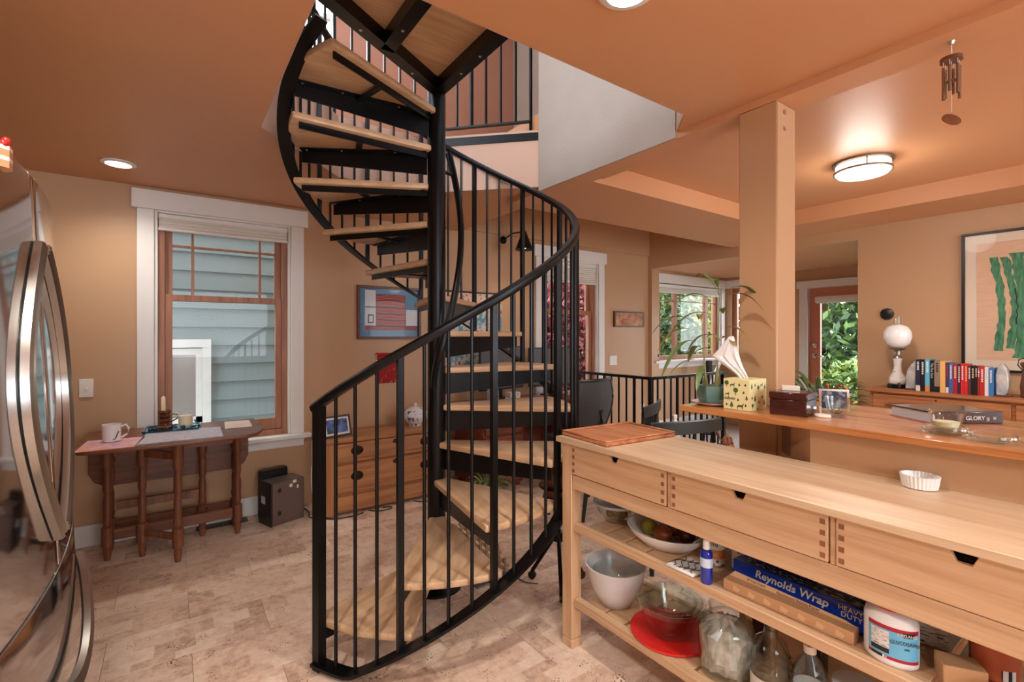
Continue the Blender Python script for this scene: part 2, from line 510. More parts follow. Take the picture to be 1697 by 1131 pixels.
# ---- walls and ceilings of the main floor
WX = 0.0, 3.43                                    # the two sash windows, offset along the wall
HOLES_N = [(-0.098 + d, 0.770 + d, 0.589, 2.24) for d in WX] + [(5.33, 6.84, 1.03, 2.08)]
wall('wall_left', 'y', YN, YN + 0.16, -1.3, 7.1, -0.1, 2.9, HOLES_N, 'wall_paint')
wall('wall_right', 'x', XE, XE + 0.15, -2.4, YN, -0.1, 2.9, [(1.745, 4.06, -0.2, 2.245)], 'wall_paint')
wall('wall_fridge', 'x', -1.3, -1.15, -2.4, YN, -0.1, 2.5, [], 'wall_paint')
wall('wall_back', 'y', -2.55, -2.4, -1.3, XE + 0.15, -0.1, 2.9, [(-0.6, 1.6, 0.95, 2.2), (2.9, 4.5, 0.7, 2.15)], 'wall_paint')
OPEN = [(0.35, 1.338), (1.926, 1.338), (2.058, 1.47), (2.058, 2.57), (1.51, 3.12), (1.47, 3.16), (0.87, 3.16), (0.35, 2.62)]
slab('ceiling', [(-1.3, -2.55), (2.29, -2.55), (2.29, 4.119), (-1.3, 4.119)], OPEN, ZC, 2.78, 'ceiling_paint')
b = B(); cx_ = sum(p[0] for p in OPEN) / len(OPEN); cy_ = sum(p[1] for p in OPEN) / len(OPEN)
A_ = [[b.bm.verts.new((cx_ + (x - cx_) * .994, cy_ + (y - cy_) * .994, z)) for x, y in OPEN] for z in (ZC + .001, 2.779)]
A2 = [[b.bm.verts.new((cx_ + (x - cx_) * .999, cy_ + (y - cy_) * .999, z)) for x, y in OPEN] for z in (ZC + .001, 2.779)]
for i in range(len(OPEN)):
    j = (i + 1) % len(OPEN)
    b.bm.faces.new((A_[0][i], A_[0][j], A_[1][j], A_[1][i])); b.bm.faces.new((A2[0][i], A2[0][j], A2[1][j], A2[1][i]))
    b.bm.faces.new((A_[0][i], A_[0][j], A2[0][j], A2[0][i])); b.bm.faces.new((A_[1][i], A_[1][j], A2[1][j], A2[1][i]))
struct(b.out('fascia_lining', 'daylit_fascia', smooth=0, keep=True))  # thin lining added over the opening's sides to carry the daylight tint
# dining ceiling: soffit ring round a raised tray
b = B()
ox0, ox1, oy0, oy1 = 2.06, XE, -2.4, 2.955
tx0, tx1, ty0, ty1 = 2.2, 4.55, -1.85, 2.2
def ringpts(x0, x1, y0, y1, z): return [b.bm.verts.new(p) for p in ((x0, y0, z), (x1, y0, z), (x1, y1, z), (x0, y1, z))]
R0 = ringpts(ox0, ox1, oy0, oy1, ZS); R1 = ringpts(tx0, tx1, ty0, ty1, ZS); R2 = ringpts(tx0, tx1, ty0, ty1, 2.49); R3 = ringpts(ox0, ox1, oy0, oy1, 2.9)
for i in range(4):
    j = (i + 1) % 4
    b.bm.faces.new((R0[i], R0[j], R1[j], R1[i])); b.bm.faces.new((R1[i], R1[j], R2[j], R2[i])); b.bm.faces.new((R0[i], R0[j], R3[j], R3[i]))
b.bm.faces.new(R2); b.bm.faces.new(R3)
struct(b.out('ceiling_tray', 'ceiling_paint', smooth=0, keep=True))
struct(B().box(2.29, XE + .1, 2.955, 4.119, 2.78, 2.9).out('ceiling_recess', 'ceiling_paint', keep=True))
struct(B().box(2.29, XE, 4.095, YN - .001, 2.41, 2.78).out('trim_1', 'wall_paint', keep=True))
struct(B().box(-1.15, 0.86, 4.103, YN - .001, 0, 0.14).out('baseboard_left', 'trim_white', bev=.004, keep=True))
struct(B().box(2.0, XE, 4.103, YN - .001, 0, 0.14).out('baseboard_rear', 'trim_white', bev=.004, keep=True))
# post and pony wall under the bar
post = struct(B().box(2.06, 2.222, 0.988, 1.155, 0, ZS).out('wall_post', 'wall_paint', bev=0.006, keep=True))
for z in (2.318, 2.249):
    B().lathe([(0.0, -.004), (0.009, -.004), (0.011, 0.001)], n=10).move(Matrix.Translation((2.122, 0.987, z)) @ Matrix.Rotation(PI / 2, 4, 'X')).out('bolt', 'bolt_metal', post)
pony = struct(B().prism([(1.846, -0.6), (2.10, -0.6), (2.10, 0.986), (2.06, 0.986), (1.846, 0.772)], 0, 1.044).out('wall_pony', 'wall_paint', smooth=0, keep=True))
o = B().box(-0.036, 0.036, -.003, .003, -.058, .058).move(Matrix.Translation((1.992, 0.922, 0.955)) @ Matrix.Rotation(PI / 4, 4, 'Z')).out('outlet_plate', mat('brown_plate', (128, 96, 74), 0.4), bev=.002)
tag(o, 'brown blank outlet plate on the angled wall under the bar top', 'wall plate')

# ---- nook beyond the opening
struct(B().box(XE + .15, 7.1, 1.4, YN, -0.1, 0.0).out('floor_nook', mat('nook_floor', (196, 190, 184), 0.35, var=.06), keep=True))
struct(B().box(XE + .15, 7.1, 1.4, YN, 2.245, 2.9).out('ceiling_nook', 'ceiling_paint', keep=True))
wall('wall_end', 'x', 6.95, 7.1, 1.4, YN, -0.1, 2.9, [(2.03, 2.93, -0.2, 2.0), (3.35, 4.02, 1.03, 2.08)], 'wall_paint')
wall('wall_nook', 'y', 1.4, 1.5, XE + .15, 7.1, -0.1, 2.9, [], 'wall_paint')
struct(B().box(XE + .15, 6.95, 4.10, YN - .001, 0, 0.22).out('baseboard_nook', 'trim_white', bev=.004, keep=True))

# ---- upper storey seen through the stair opening
wall('wall_upper_left', 'y', YN, YN + .16, -1.3, 3.1, 2.9, 5.1, [(0.42, 1.12, 3.35, 4.75), (-0.9, -0.1, 3.35, 4.75)], 'terracotta_paint')
wall('wall_upper_right', 'x', 2.95, 3.1, 2.4, YN, 2.78, 5.1, [], 'upper_paint')
wall('wall_stairwell', 'x', 2.046, 2.2, 1.475, 2.565, 2.356, 5.1, [], 'upper_paint')
wall('wall_upper_inner', 'y', 2.44, 2.57, 2.2, 3.0, 2.9, 5.1, [], 'upper_paint')
wall('wall_upper_pale', 'x', 2.2, 2.3, -1.0, 1.6, 2.9, 5.1, [], 'pale_blue_paint')
wall('wall_upper_fridge', 'x', -1.3, -1.15, -1.0, YN, 2.78, 5.1, [(1.0, 3.2, 3.35, 4.75)], 'upper_paint')
wall('wall_upper_back', 'y', -1.15, -1.0, -1.3, 2.3, 2.78, 5.1, [(-0.6, 1.6, 3.35, 4.75)], 'upper_paint')
slab('ceiling_upper', [(-1.3, -1.15), (3.1, -1.15), (3.1, YN + .16), (-1.3, YN + .16)], [(.5, 1.8), (1.7, 1.8), (1.7, 2.9), (.5, 2.9)], 5.1, 5.25, 'upper_paint')
sky = bpy.data.objects.new('window_6', None); COL.objects.link(sky); sky.location = (1.1, 2.35, 5.2); struct(sky)
B().box(.5, 1.7, 1.8, 2.9, 5.2, 5.205).out('pane', 'pane_glass', sky)
for x in (.5, 1.08, 1.66): B().box(x, x + .04, 1.8, 2.9, 5.206, 5.25).out('frame_bar', 'trim_white', sky)
o = B().box(2.18, 2.26, 4.108, 4.119, 3.12, 3.24).out('wall_outlet', 'white_plastic', bev=.002)
tag(o, 'small white outlet plate on the upstairs wall behind the balusters', 'outlet')

# ---- sash windows
def sash_window(n, d):
    w = bpy.data.objects.new('window_%d' % n, None); COL.objects.link(w); w.location = (0.336 + d, YN, 0.589); struct(w)
    def bx(name, x0, x1, y0, y1, z0, z1, m, bev=.002, p=w): return B().box(x0 + d, x1 + d, y0, y1, z0, z1).out(name, m, p, bev=bev)
    bx('side_casing', -.193, -.099, 4.098, 4.1195, .589, 2.233, 'trim_white'); bx('side_casing', .771, .865, 4.098, 4.1195, .589, 2.233, 'trim_white')
    bx('head_casing', -.222, .894, 4.088, 4.1195, 2.2335, 2.363, 'trim_white')
    bx('sill', -.24, .915, 4.035, 4.119, .556, .588, 'trim_white', .006); bx('apron', -.193, .865, 4.10, 4.1195, .488, .5555, 'trim_white')
    bx('jamb', -.098, -.080, 4.12, 4.26, .589, 2.24, 'trim_white'); bx('jamb', .752, .770, 4.12, 4.26, .589, 2.24, 'trim_white')
    bx('jamb', -.08, .752, 4.12, 4.26, 2.22, 2.24, 'trim_white')
    bx('frame_stile', -.08, -.040, 4.155, 4.27, .589, 2.22, 'fir_sash'); bx('frame_stile', .712, .752, 4.155, 4.27, .589, 2.22, 'fir_sash')
    bx('frame_sill', -.04, .712, 4.15, 4.27, .589, .63, 'fir_sash')
    def sash(name, y0, y1, z0, z1, rb, rt, munt=False):
        s = B()
        s = bx(name, -.04, .004, y0, y1, z0, z1, 'fir_sash')
        bx('stile', .668, .712, y0, y1, z0, z1, 'fir_sash', p=s)
        bx('rail', .004, .668, y0, y1, z0, z0 + rb, 'fir_sash', p=s); bx('rail', .004, .668, y0, y1, z1 - rt, z1, 'fir_sash', p=s)
        bx('pane', .004, .668, (y0 + y1) / 2 - .002, (y0 + y1) / 2 + .002, z0 + rb, z1 - rt, 'pane_glass', 0, p=s)
        if munt:
            for x in (.125, .565): bx('muntin', x - .009, x + .009, y0 + .006, y1 - .006, z0 + rb, z1 - rt, 'fir_sash', p=s)
            bx('muntin', .004, .668, y0 + .008, y1 - .008, 2.005, 2.023, 'fir_sash', p=s)
            for x in (.07, .61): bx('sash_lock', x - .02, x + .02, y0 - .012, y0 - .001, z0 + .012, z0 + .022, 'black_plastic', p=s)
        return s
    sash('upper_sash', 4.215, 4.25, 1.615, 2.215, .04, .04, True)
    sash('lower_sash', 4.172, 4.207, .632, 1.66, .085, .045)
    return w
sash_window(1, WX[0]); sash_window(2, WX[1])
def shade(label, x0, x1, z1, n, step, y=4.125):
    t = thing('window_shade', label, 'shade', ((x0 + x1) / 2, y, z1 - n * step))
    B().box(x0, x1, y - .004, y + .03, z1 - .032, z1).out('head_rail', 'trim_white', t, bev=.004)
    z = z1 - .032
    for i in range(n):
        B().prism([(y - .002, z - step), (y + .012, z - step * .5), (y - .002, z), (y + .024, z), (y + .024, z - step)], x0 + .004, x1 - .004, 'x').out('cell', 'shade_cloth', t)
        z -= step
    B().box(x0, x1, y - .004, y + .028, z - .02, z).out('bottom_rail', 'trim_white', t, bev=.004)
    B().box((x0 + x1) / 2 - .03, (x0 + x1) / 2 + .03, y - .010, y - .004, z - .013, z - .008).out('pull_tab', 'white_plastic', t)
mat('shade_cloth', (224, 219, 212), 0.7)
shade('folded white cellular shade at the top of the window beside the fridge', -.078, .75, 2.218, 3, .022)
shade('half lowered white cellular shade in the window behind the desk', 3.352, 4.18, 2.218, 8, .024)
shade('folded white cellular shade across the wide nook window', 5.35, 6.82, 2.07, 3, .022)

# ---- nook windows and garden door
w = bpy.data.objects.new('window_3', None); COL.objects.link(w); w.location = (6.08, YN, 1.03); struct(w)
def wb(name, x0, x1, y0, y1, z0, z1, m, p=None, bev=.002): return B().box(x0, x1, y0, y1, z0, z1).out(name, m, p or w, bev=bev)
wb('side_casing', 5.235, 5.329, 4.098, 4.1195, 1.03, 2.079, 'trim_white'); wb('head_casing', 5.19, 6.93, 4.09, 4.1195, 2.08, 2.205, 'trim_white')
wb('side_casing', 6.842, 6.93, 4.098, 4.1195, 1.03, 2.079, 'trim_white')
wb('sill', 5.19, 6.93, 4.03, 4.118, .995, 1.029, 'trim_white', bev=.006); wb('apron', 5.235, 6.93, 4.10, 4.1195, .92, .9945, 'trim_white')
wb('jamb', 5.33, 5.35, 4.12, 4.2, 1.03, 2.08, 'trim_white'); wb('jamb', 6.82, 6.84, 4.12, 4.2, 1.03, 2.08, 'trim_white')
for x0, x1 in ((5.352, 5.80), (5.80, 6.55), (6.55, 6.82)):
    s = wb('sash_frame', x0, x0 + .035, 4.17, 4.22, 1.03, 2.07, 'fir_sash')
    wb('stile', x1 - .035, x1, 4.17, 4.22, 1.03, 2.07, 'fir_sash', s)
    wb('rail', x0 + .035, x1 - .035, 4.17, 4.22, 1.03, 1.085, 'fir_sash', s); wb('rail', x0 + .035, x1 - .035, 4.17, 4.22, 2.02, 2.07, 'fir_sash', s)
    wb('muntin', x0 + .035, x1 - .035, 4.185, 4.205, 1.845, 1.86, 'fir_sash', s)
    wb('pane', x0 + .035, x1 - .035, 4.193, 4.197, 1.085, 2.02, 'pane_glass', s, 0)
wb('muntin', 5.46, 5.475, 4.186, 4.204, 1.086, 2.02, 'fir_sash')
w = bpy.data.objects.new('window_4', None); COL.objects.link(w); w.location = (6.95, 3.68, 1.03); struct(w)
s = wb('sash_frame', 7.0, 7.05, 3.35, 3.42, 1.03, 2.08, 'fir_sash')
wb('stile', 7.0, 7.05, 3.95, 4.02, 1.03, 2.08, 'fir_sash'); wb('rail', 7.0, 7.05, 3.42, 3.95, 1.03, 1.1, 'fir_sash'); wb('rail', 7.0, 7.05, 3.42, 3.95, 2.02, 2.08, 'fir_sash')
wb('pane', 7.023, 7.027, 3.42, 3.95, 1.1, 2.02, 'pane_glass', s, 0)
wb('side_casing', 6.925, 6.9495, 3.26, 3.348, 1.03, 2.08, 'trim_white'); wb('head_casing', 6.92, 6.9495, 3.24, 4.085, 2.081, 2.2, 'trim_white')
wb('sill', 6.87, 6.949, 3.24, 4.02, .995, 1.029, 'trim_white')

dr = bpy.data.objects.new('door_1', None); COL.objects.link(dr); dr.location = (6.95, 2.48, 0); struct(dr)
def db(name, x0, x1, y0, y1, z0, z1, m, p=None, bev=.002): return B().box(x0, x1, y0, y1, z0, z1).out(name, m, p or dr, bev=bev)
db('side_casing', 6.925, 6.9495, 2.932, 3.035, 0.0, 1.999, 'trim_white'); db('side_casing', 6.925, 6.9495, 1.925, 2.028, 0.0, 1.999, 'trim_white')
db('head_casing', 6.917, 6.9495, 1.90, 3.065, 2.0, 2.095, 'trim_white')
mat('door_paint', (190, 122, 92), 0.45)
db('stile', 6.98, 7.02, 2.795, 2.925, 0.005, 1.995, 'door_paint'); db('stile', 6.98, 7.02, 2.035, 2.165, 0.005, 1.995, 'door_paint')
db('rail', 6.98, 7.02, 2.165, 2.795, 0.005, 0.22, 'door_paint'); db('rail', 6.98, 7.02, 2.165, 2.795, 1.88, 1.995, 'door_paint')
db('pane', 6.998, 7.002, 2.165, 2.795, 0.22, 1.88, 'pane_glass', bev=0)
lv = B().lathe([(0, 0), (.03, 0), (.03, .012), (.012, .016), (.012, .05), (0, .05)], n=14).move(Matrix.Translation((6.98, 2.862, 1.095)) @ Matrix.Rotation(-PI / 2, 4, 'Y')).out('door_handle', 'chrome', dr)
B().tube([(6.935, 2.862, 1.095), (6.933, 2.80, 1.095), (6.937, 2.745, 1.09)], .009).out('lever', 'chrome', lv)
B().lathe([(0, 0), (.03, 0), (.03, .014), (.02, .022), (0, .022)], n=14).move(Matrix.Translation((6.98, 2.862, 1.235)) @ Matrix.Rotation(-PI / 2, 4, 'Y')).out('deadbolt', 'chrome', dr)
t = thing('door_shade', 'rolled pale shade above the glass of the garden door', 'shade', (6.96, 2.48, 1.80))
B().box(6.94, 6.978, 2.14, 2.85, 1.80, 1.88).out('cassette', 'shade_cloth', t, bev=.012, seg=2)
B().tube([(6.955, 2.15, 1.795), (6.955, 2.83, 1.795)], .008).out('bottom_rail', 'trim_white', t)
# ---- upstairs window
w = bpy.data.objects.new('window_5', None); COL.objects.link(w); w.location = (0.77, YN, 3.35); struct(w)
for x0, x1 in ((.42, .455), (1.085, 1.12)): wb('stile', x0, x1, 4.16, 4.2, 3.35, 4.75, 'trim_white')
for z0, z1 in ((3.35, 3.39), (4.02, 4.06), (4.71, 4.75)): wb('rail', .455, 1.085, 4.16, 4.2, z0, z1, 'trim_white')
wb('pane', .455, 1.085, 4.178, 4.182, 3.39, 4.71, 'pane_glass', bev=0)

# ================================================================== LAMPS OF THE ROOM
def lamp(name, loc, power, color=WARM, size=.05, kind='SPOT', angle=150, rot=(0, 0, 0), parent=None):
    l = bpy.data.lights.new(name, kind); l.energy = power; l.color = color
    if kind in ('SPOT', 'POINT'): l.shadow_soft_size = size
    if kind == 'SPOT': l.spot_size = math.radians(angle); l.spot_blend = 0.9
    o = bpy.data.objects.new(name, l); COL.objects.link(o); o.location = loc; o.rotation_euler = rot
    if parent is not None:
        o.parent = parent; o.matrix_parent_inverse = wm(parent).inverted()
    return o
def can(x, y, label, z=ZC, p=CAN_POWER):
    t = thing('recessed_light', label, 'ceiling light', (x, y, z), group='recessed kitchen lights')
    B().ring([(.062, -.001), (.085, -.001), (.085, -.006), (.062, -.012)], (x, y, z), 28).out('trim_ring', 'trim_white', t)
    B().lathe([(0, -.003), (.061, -.003), (.061, -.006), (.03, -.010), (0, -.011)], (x, y, z), 24).out('lens', 'lens_glow', t)
    lamp('can_light', (x, y, z - .03), p, parent=t)
can(-.257, 3.646, 'lit recessed ceiling light above the drop leaf table', p=26)
can(1.09, .95, 'recessed ceiling light above the end of the wooden island', p=38)
can(-.30, .85, 'recessed ceiling light in front of the fridge doors', p=66)
can(1.05, -1.0, 'recessed ceiling light in the kitchen near the back window')
can(-.40, -1.1, 'recessed ceiling light in the kitchen corner by the back wall')
def flush(x, y, label, z=2.49, p=74):
    t = thing('ceiling_lamp', label, 'ceiling light', (x, y, z - .09), group='drum lamps of the dining ceiling')
    B().lathe([(0, 0), (.165, 0), (.165, -.012), (.15, -.018), (0, -.018)], (x, y, z), 36).out('ceiling_plate', 'nickel', t)
    B().lathe([(.148, -.018), (.148, -.07), (.135, -.084), (0, -.09)], (x, y, z), 36).out('diffuser', 'diffuser_glow', t)
    B().ring([(.152, -.056), (.160, -.056), (.160, -.068), (.152, -.068)], (x, y, z), 36).out('band', 'nickel', t)
    for k in range(3):
        a = k * 2 * PI / 3 + 3.6
        B().tube([(x + .158 * math.cos(a), y + .158 * math.sin(a), z - .01), (x + .158 * math.cos(a), y + .158 * math.sin(a), z - .066)], .004, 6).out('strut', 'nickel', t)
    lamp('drum_light', (x, y, z - .10), p, size=.13, angle=168, parent=t)
    lamp('drum_glow', (x, y, z - .16), 10, size=.13, kind='POINT', parent=t)
mat('nickel', (150, 142, 132), 0.35, 0.9)
mat('diffuser_glow', (250, 246, 238), 0.5, emit=(255, 244, 226), estr=2.2)
flush(3.64, 1.21, 'round drum lamp with a nickel band glowing on the dining ceiling')
flush(3.64, -1.0, 'second round drum lamp of the dining ceiling towards the back wall', p=60)

# ================================================================== SPIRAL STAIRCASE
PX, PY = 1.180, 2.373
TH0, DTH, RISE = 202.5, 27.69, 0.200
ZOFF = -.0072
stairs = thing('spiral_staircase', 'black steel spiral staircase with oak treads rising through the ceiling opening', 'staircase', (PX, PY, 0))
def pol(r, a, z): a = math.radians(a); return (PX + r * math.cos(a), PY + r * math.sin(a), z)
B().lathe([(0, 0), (.049, 0), (.049, 2.745), (0, 2.745)], (PX, PY, 0), 28).out('pole', 'black_steel', stairs)
B().lathe([(.052, 0), (.14, 0), (.14, .012), (.06, .016), (.052, .03)], (PX, PY, 0), 28).out('base_plate', 'black_steel', stairs)
def tread_set():
    """one tread with its steel, modelled at angle 0 (leading edge on +x), z = 0 at the top"""
    span = 31.5
    e = bpy.data.objects.new('src', None)
    a1 = math.radians(span)
    # wooden wedge
    pts = [(.045, -.030)]
    ro = .735
    for i in range(11):
        a = -math.radians(2.0) + (a1 + math.radians(4.0)) * i / 10
        pts.append((ro * math.cos(a), ro * math.sin(a)))
    n = Vector((-math.sin(a1), math.cos(a1)))
    pts.append((.045 * math.cos(a1) + n.x * .030, .045 * math.sin(a1) + n.y * .030))
    w = B().prism(pts, -.032, 0)
    tread = w.out('tread', 'oak_tread', None, bev=.009, seg=2, local=True)
    # leading channel: deep plate that tapers outwards, with a top flange
    ch = B().prism([(.05, -.032), (.712, -.032), (.712, -.098), (.05, -.150)], .004, .012, 'y')
    ch2 = ch.out('leading_channel', 'black_steel', tread, local=True)
    fl = B().box(.05, .712, .012, .045, -.040, -.0325).out('channel_flange', 'black_steel', tread, local=True)
    # trailing angle
    M = Matrix.Rotation(a1, 4, 'Z')
    tr = B().box(.05, .70, -.012, -.004, -.064, -.0325).move(M).out('trailing_angle', 'black_steel', tread, local=True)
    # cross tie
    p0 = Vector((.42, .012, -.05)); p1 = Vector((.42 * math.cos(a1), .42 * math.sin(a1) - .01, -.05))
    ti = B().bar([p0, p0.lerp(p1, .93)], .03, .008).out('cross_tie', 'black_steel', tread, local=True)
    bl = []
    for x in (.22, .5, .68):
        bl.append(B().ball((x, .030, -.041), .006, 8, 5, sz=.7).out('bolt', 'bolt_metal', tread, local=True))
    return tread
T0 = tread_set()
for k in range(1, 14):
    if k == 1: tr = T0
    else: tr = dup(T0)
    tr.parent = stairs
    tr.location = (0, 0, RISE * k + ZOFF)
    tr.rotation_euler = (0, 0, math.radians(TH0 + 29.3 * min(k - 1, 5) + 26.6 * max(0, k - 6)))
# balustrade
RR, RA0 = .755, 204.5
SL = RISE * 13 / 360.0
zb = lambda a: 0.024 + .0069 * max(0, min(a, 90) - 13) + .0078 * max(0, a - 90)
zh = lambda a: 1.088 + .0075 * a
SW = 361.0
def helix(r, a0, a1, zf, n): return [pol(r, RA0 + a0 + (a1 - a0) * i / n, zf(a0 + (a1 - a0) * i / n)) for i in range(n + 1)]
B().sweep(helix(RR, -1.5, SW, zb, 140), [(-.03, -.006), (.03, -.006), (.03, .006), (-.03, .006)]).out('bottom_rail', 'black_steel', stairs)
DTB = 28.4
B().sweep(helix(RR, -2.5, SW + 2, zh, 130), [(-.021, -.012), (-.015, -.02), (.015, -.02), (.021, -.012), (.021, .006), (.012, .016), (-.012, .016), (-.021, .006)]).out('handrail', 'black_steel', stairs)
bal = {}
k = 0; a = 0.0
while a <= SW + .1:
    p = pol(RR, RA0 + a, 0); z0 = zb(a)
    if k == 0 or a > SW - 3:
        B().box(p[0] - .019, p[0] + .019, p[1] - .019, p[1] + .019, 0.0 if k == 0 else z0 + .004, zh(a) - .012).move(Matrix.Translation(p) @ Matrix.Rotation(math.radians(RA0 + a), 4, 'Z') @ Matrix.Translation((-p[0], -p[1], 0))).out('newel_post', 'black_steel', stairs)
    else:
        tk = k % 4 == 0; h_ = zh(a) - .014 - (z0 + .005)
        key = (tk, round(h_, 3))
        if key in bal: share(bal[key], 'post' if tk else 'baluster', stairs, (p[0], p[1], z0 + .005), (0, 0, math.radians(a) if tk else 0))
        elif tk: bal[key] = B().box(p[0] - .012, p[0] + .012, p[1] - .012, p[1] + .012, z0 + .005, z0 + .005 + h_).out('post', 'black_steel', stairs)
        else: bal[key] = B().lathe([(0, 0), (.0075, 0), (.0075, h_), (0, h_)], (p[0], p[1], z0 + .005), 8).out('baluster', 'black_steel', stairs)
    k += 1; a += DTB / 4
# inner handrail curling round the pole
ip = [pol(.060 + .073 * min(1, i / 6.0), 228 + 165 * i / 40.0, 1.09 + 1.32 * i / 40.0) for i in range(41)]
B().sweep(ip, [(.017 * math.cos(2 * PI * i / 10), .021 * math.sin(2 * PI * i / 10)) for i in range(10)]).out('inner_handrail', 'black_steel', stairs)
for i in (3, 36):
    q = Vector(ip[i]); c = Vector((PX, PY, q.z))
    B().tube([c + (q - c) * .3, q], .010).out('rail_bracket', 'black_steel', stairs)
# landing
LZ = 2.779
la = None
la = B().prism([(PX + .02, PY + .03), (.37, 1.86), (.37, 1.36), (PX + .03, 1.36)], LZ - .036, LZ).out('landing_deck', 'oak_tread', stairs, bev=.004)
def lbar(p, q, name): B().bar([p, q], .062, .062).out(name, 'black_steel', la)
lbar((PX, PY - .02, LZ - .068), (.385, 1.885, LZ - .068), 'edge_angle')
lbar((PX, PY - .04, LZ - .068), (PX, 1.37, LZ - .068), 'edge_angle')
lbar((.81, 2.13, LZ - .068), (.81, 1.37, LZ - .068), 'cross_angle')
lbar((.40, 1.395, LZ - .068), (1.13, 1.395, LZ - .068), 'edge_angle')
for x, y in ((.98, 2.24), (.66, 2.05), (PX, 2.1), (PX, 1.92), (PX, 1.62), (.81, 1.95), (.81, 1.7)):
    B().ball((x, y, LZ - .1005), .0075, 8, 5, sz=.6).out('bolt', 'bolt_metal', la)
# guard round the opening upstairs
def guard(name, label, pts, z0, h, step, base, thickevery=4, cp=.02):
    g = thing(name, label, 'railing', (pts[0][0], pts[0][1], base))
    proto = {}
    for (xa, ya), (xb, yb) in zip(pts, pts[1:]):
        L_ = math.hypot(xb - xa, yb - ya); ang = math.atan2(yb - ya, xb - xa)
        B().bar([(xa, ya, z0), (xb, yb, z0)], .03, .012).out('bottom_rail', 'black_steel', g)
        B().bar([(xa, ya, z0 + h), (xb, yb, z0 + h)], .04, .028).out('top_rail', 'black_steel', g)
        n = max(2, round(L_ / step))
        for i in range(1, n):
            f = i / n; x, y = xa + (xb - xa) * f, ya + (yb - ya) * f
            tk = (i % thickevery == 0)
            if tk not in proto:
                r = .011 if tk else .007
                proto[tk] = B().box(x - r, x + r, y - r, y + r, z0 + .006, z0 + h - .014).out('post' if tk else 'baluster', 'black_steel', g)
            else: share(proto[tk], 'post' if tk else 'baluster', g, (x, y, z0 + .006))
    for x, y in pts:
        B().box(x - cp, x + cp, y - cp, y + cp, base, z0 + h + .012).out('corner_post', 'black_steel', g, bev=.002)
    return g
guard('upstairs_railing', 'black steel guard rail round the stair opening upstairs', [(2.04, 2.645), (1.53, 3.20), (0.86, 3.20), (0.31, 2.66)], 2.86, .92, .105, 2.781, cp=.009)
B().bar([(2.05, 2.575, 2.735), (1.51, 3.115, 2.735)], .012, .055).out('edge_trim', 'black_steel', bpy.data.objects['upstairs_railing'])
guard('stairwell_railing', 'black steel guard rail in front of the nook and desk window', [(3.83, 4.07), (3.83, 3.04), (5.10, 3.04)], .14, .805, .105, 0.0)
# ================================================================== FRIDGE
fr = thing('refrigerator', 'stainless steel french door refrigerator with bowed handles', 'refrigerator', (-.62, 1.64, 0))
def fx(y, z): return -.28 + (1.76 - z) * .05 - .03 * ((y - 1.64) / .455) ** 2
def fdoor(name, y0, y1, z0, z1, parent=fr):
    b = B(); n = 14; ys = [y0 + (y1 - y0) * i / n for i in range(n + 1)]
    out = []
    for z in (z0, z1):
        front = [b.bm.verts.new((fx(y, z), y, z)) for y in ys]
        back = [b.bm.verts.new((fx(1.64, z) - .135, y, z)) for y in ys]
        out.append((front, back))
    (f0, k0), (f1, k1) = out
    for i in range(n):
        b.bm.faces.new((f0[i], f0[i + 1], f1[i + 1], f1[i])); b.bm.faces.new((k0[i], k0[i + 1], k1[i + 1], k1[i]))
        b.bm.faces.new((f0[i], f0[i + 1], k0[i + 1], k0[i])); b.bm.faces.new((f1[i], f1[i + 1], k1[i + 1], k1[i]))
    for i in (0, n): b.bm.faces.new((f0[i], f1[i], k1[i], k0[i]))
    return b.out(name, 'stainless', parent, bev=.004, seg=2, smooth=35)
b = B()
for z in (0.03, 1.755): pass
body = B().prism([(-1.12, .03), (-.36 + .085, .03), (-.36, 1.755), (-1.12, 1.755)], 1.19, 2.09, 'y').out('body', mat('fridge_side', (70, 71, 74), .45, .3), fr, bev=.006)
d1 = fdoor('door', 1.643, 2.092, .79, 1.762); d2 = fdoor('door', 1.188, 1.637, .79, 1.762)
dw = fdoor('freezer_drawer', 1.188, 2.092, .09, .782)
B().box(-1.1, -.32, 1.2, 2.08, 0, .03).out('base_grille', 'black_plastic', fr)
HP = [(-.019, -.008), (-.012, -.013), (.012, -.013), (.019, -.008), (.019, .007), (.012, .012), (.007, .008), (0, .014), (-.007, .008), (-.012, .012), (-.019, .007)]
for s, dd in ((1, d1), (-1, d2)):
    pts = []
    for i in range(33):
        u = i / 32; z = .88 + (1.585 - .88) * u
        y = 1.64 + s * (.024 + (.250 if s > 0 else .185) * math.sin(PI * u) ** .95)
        pts.append((fx(y, z) + .010, y, z))
    B().sweep(pts, HP, up=(1, 0, 0)).out('handle', 'brushed_handle', dd)
pts = []
for i in range(33):
    u = i / 32; y = 2.03 - .78 * u; z = .675 - .15 * math.sin(PI * u) ** .8
    pts.append((fx(y, z) + .010 + .022 * math.sin(PI * u) ** .6, y, z))
B().sweep(pts, HP, up=(1, 0, 0)).out('handle', 'brushed_handle', dw)
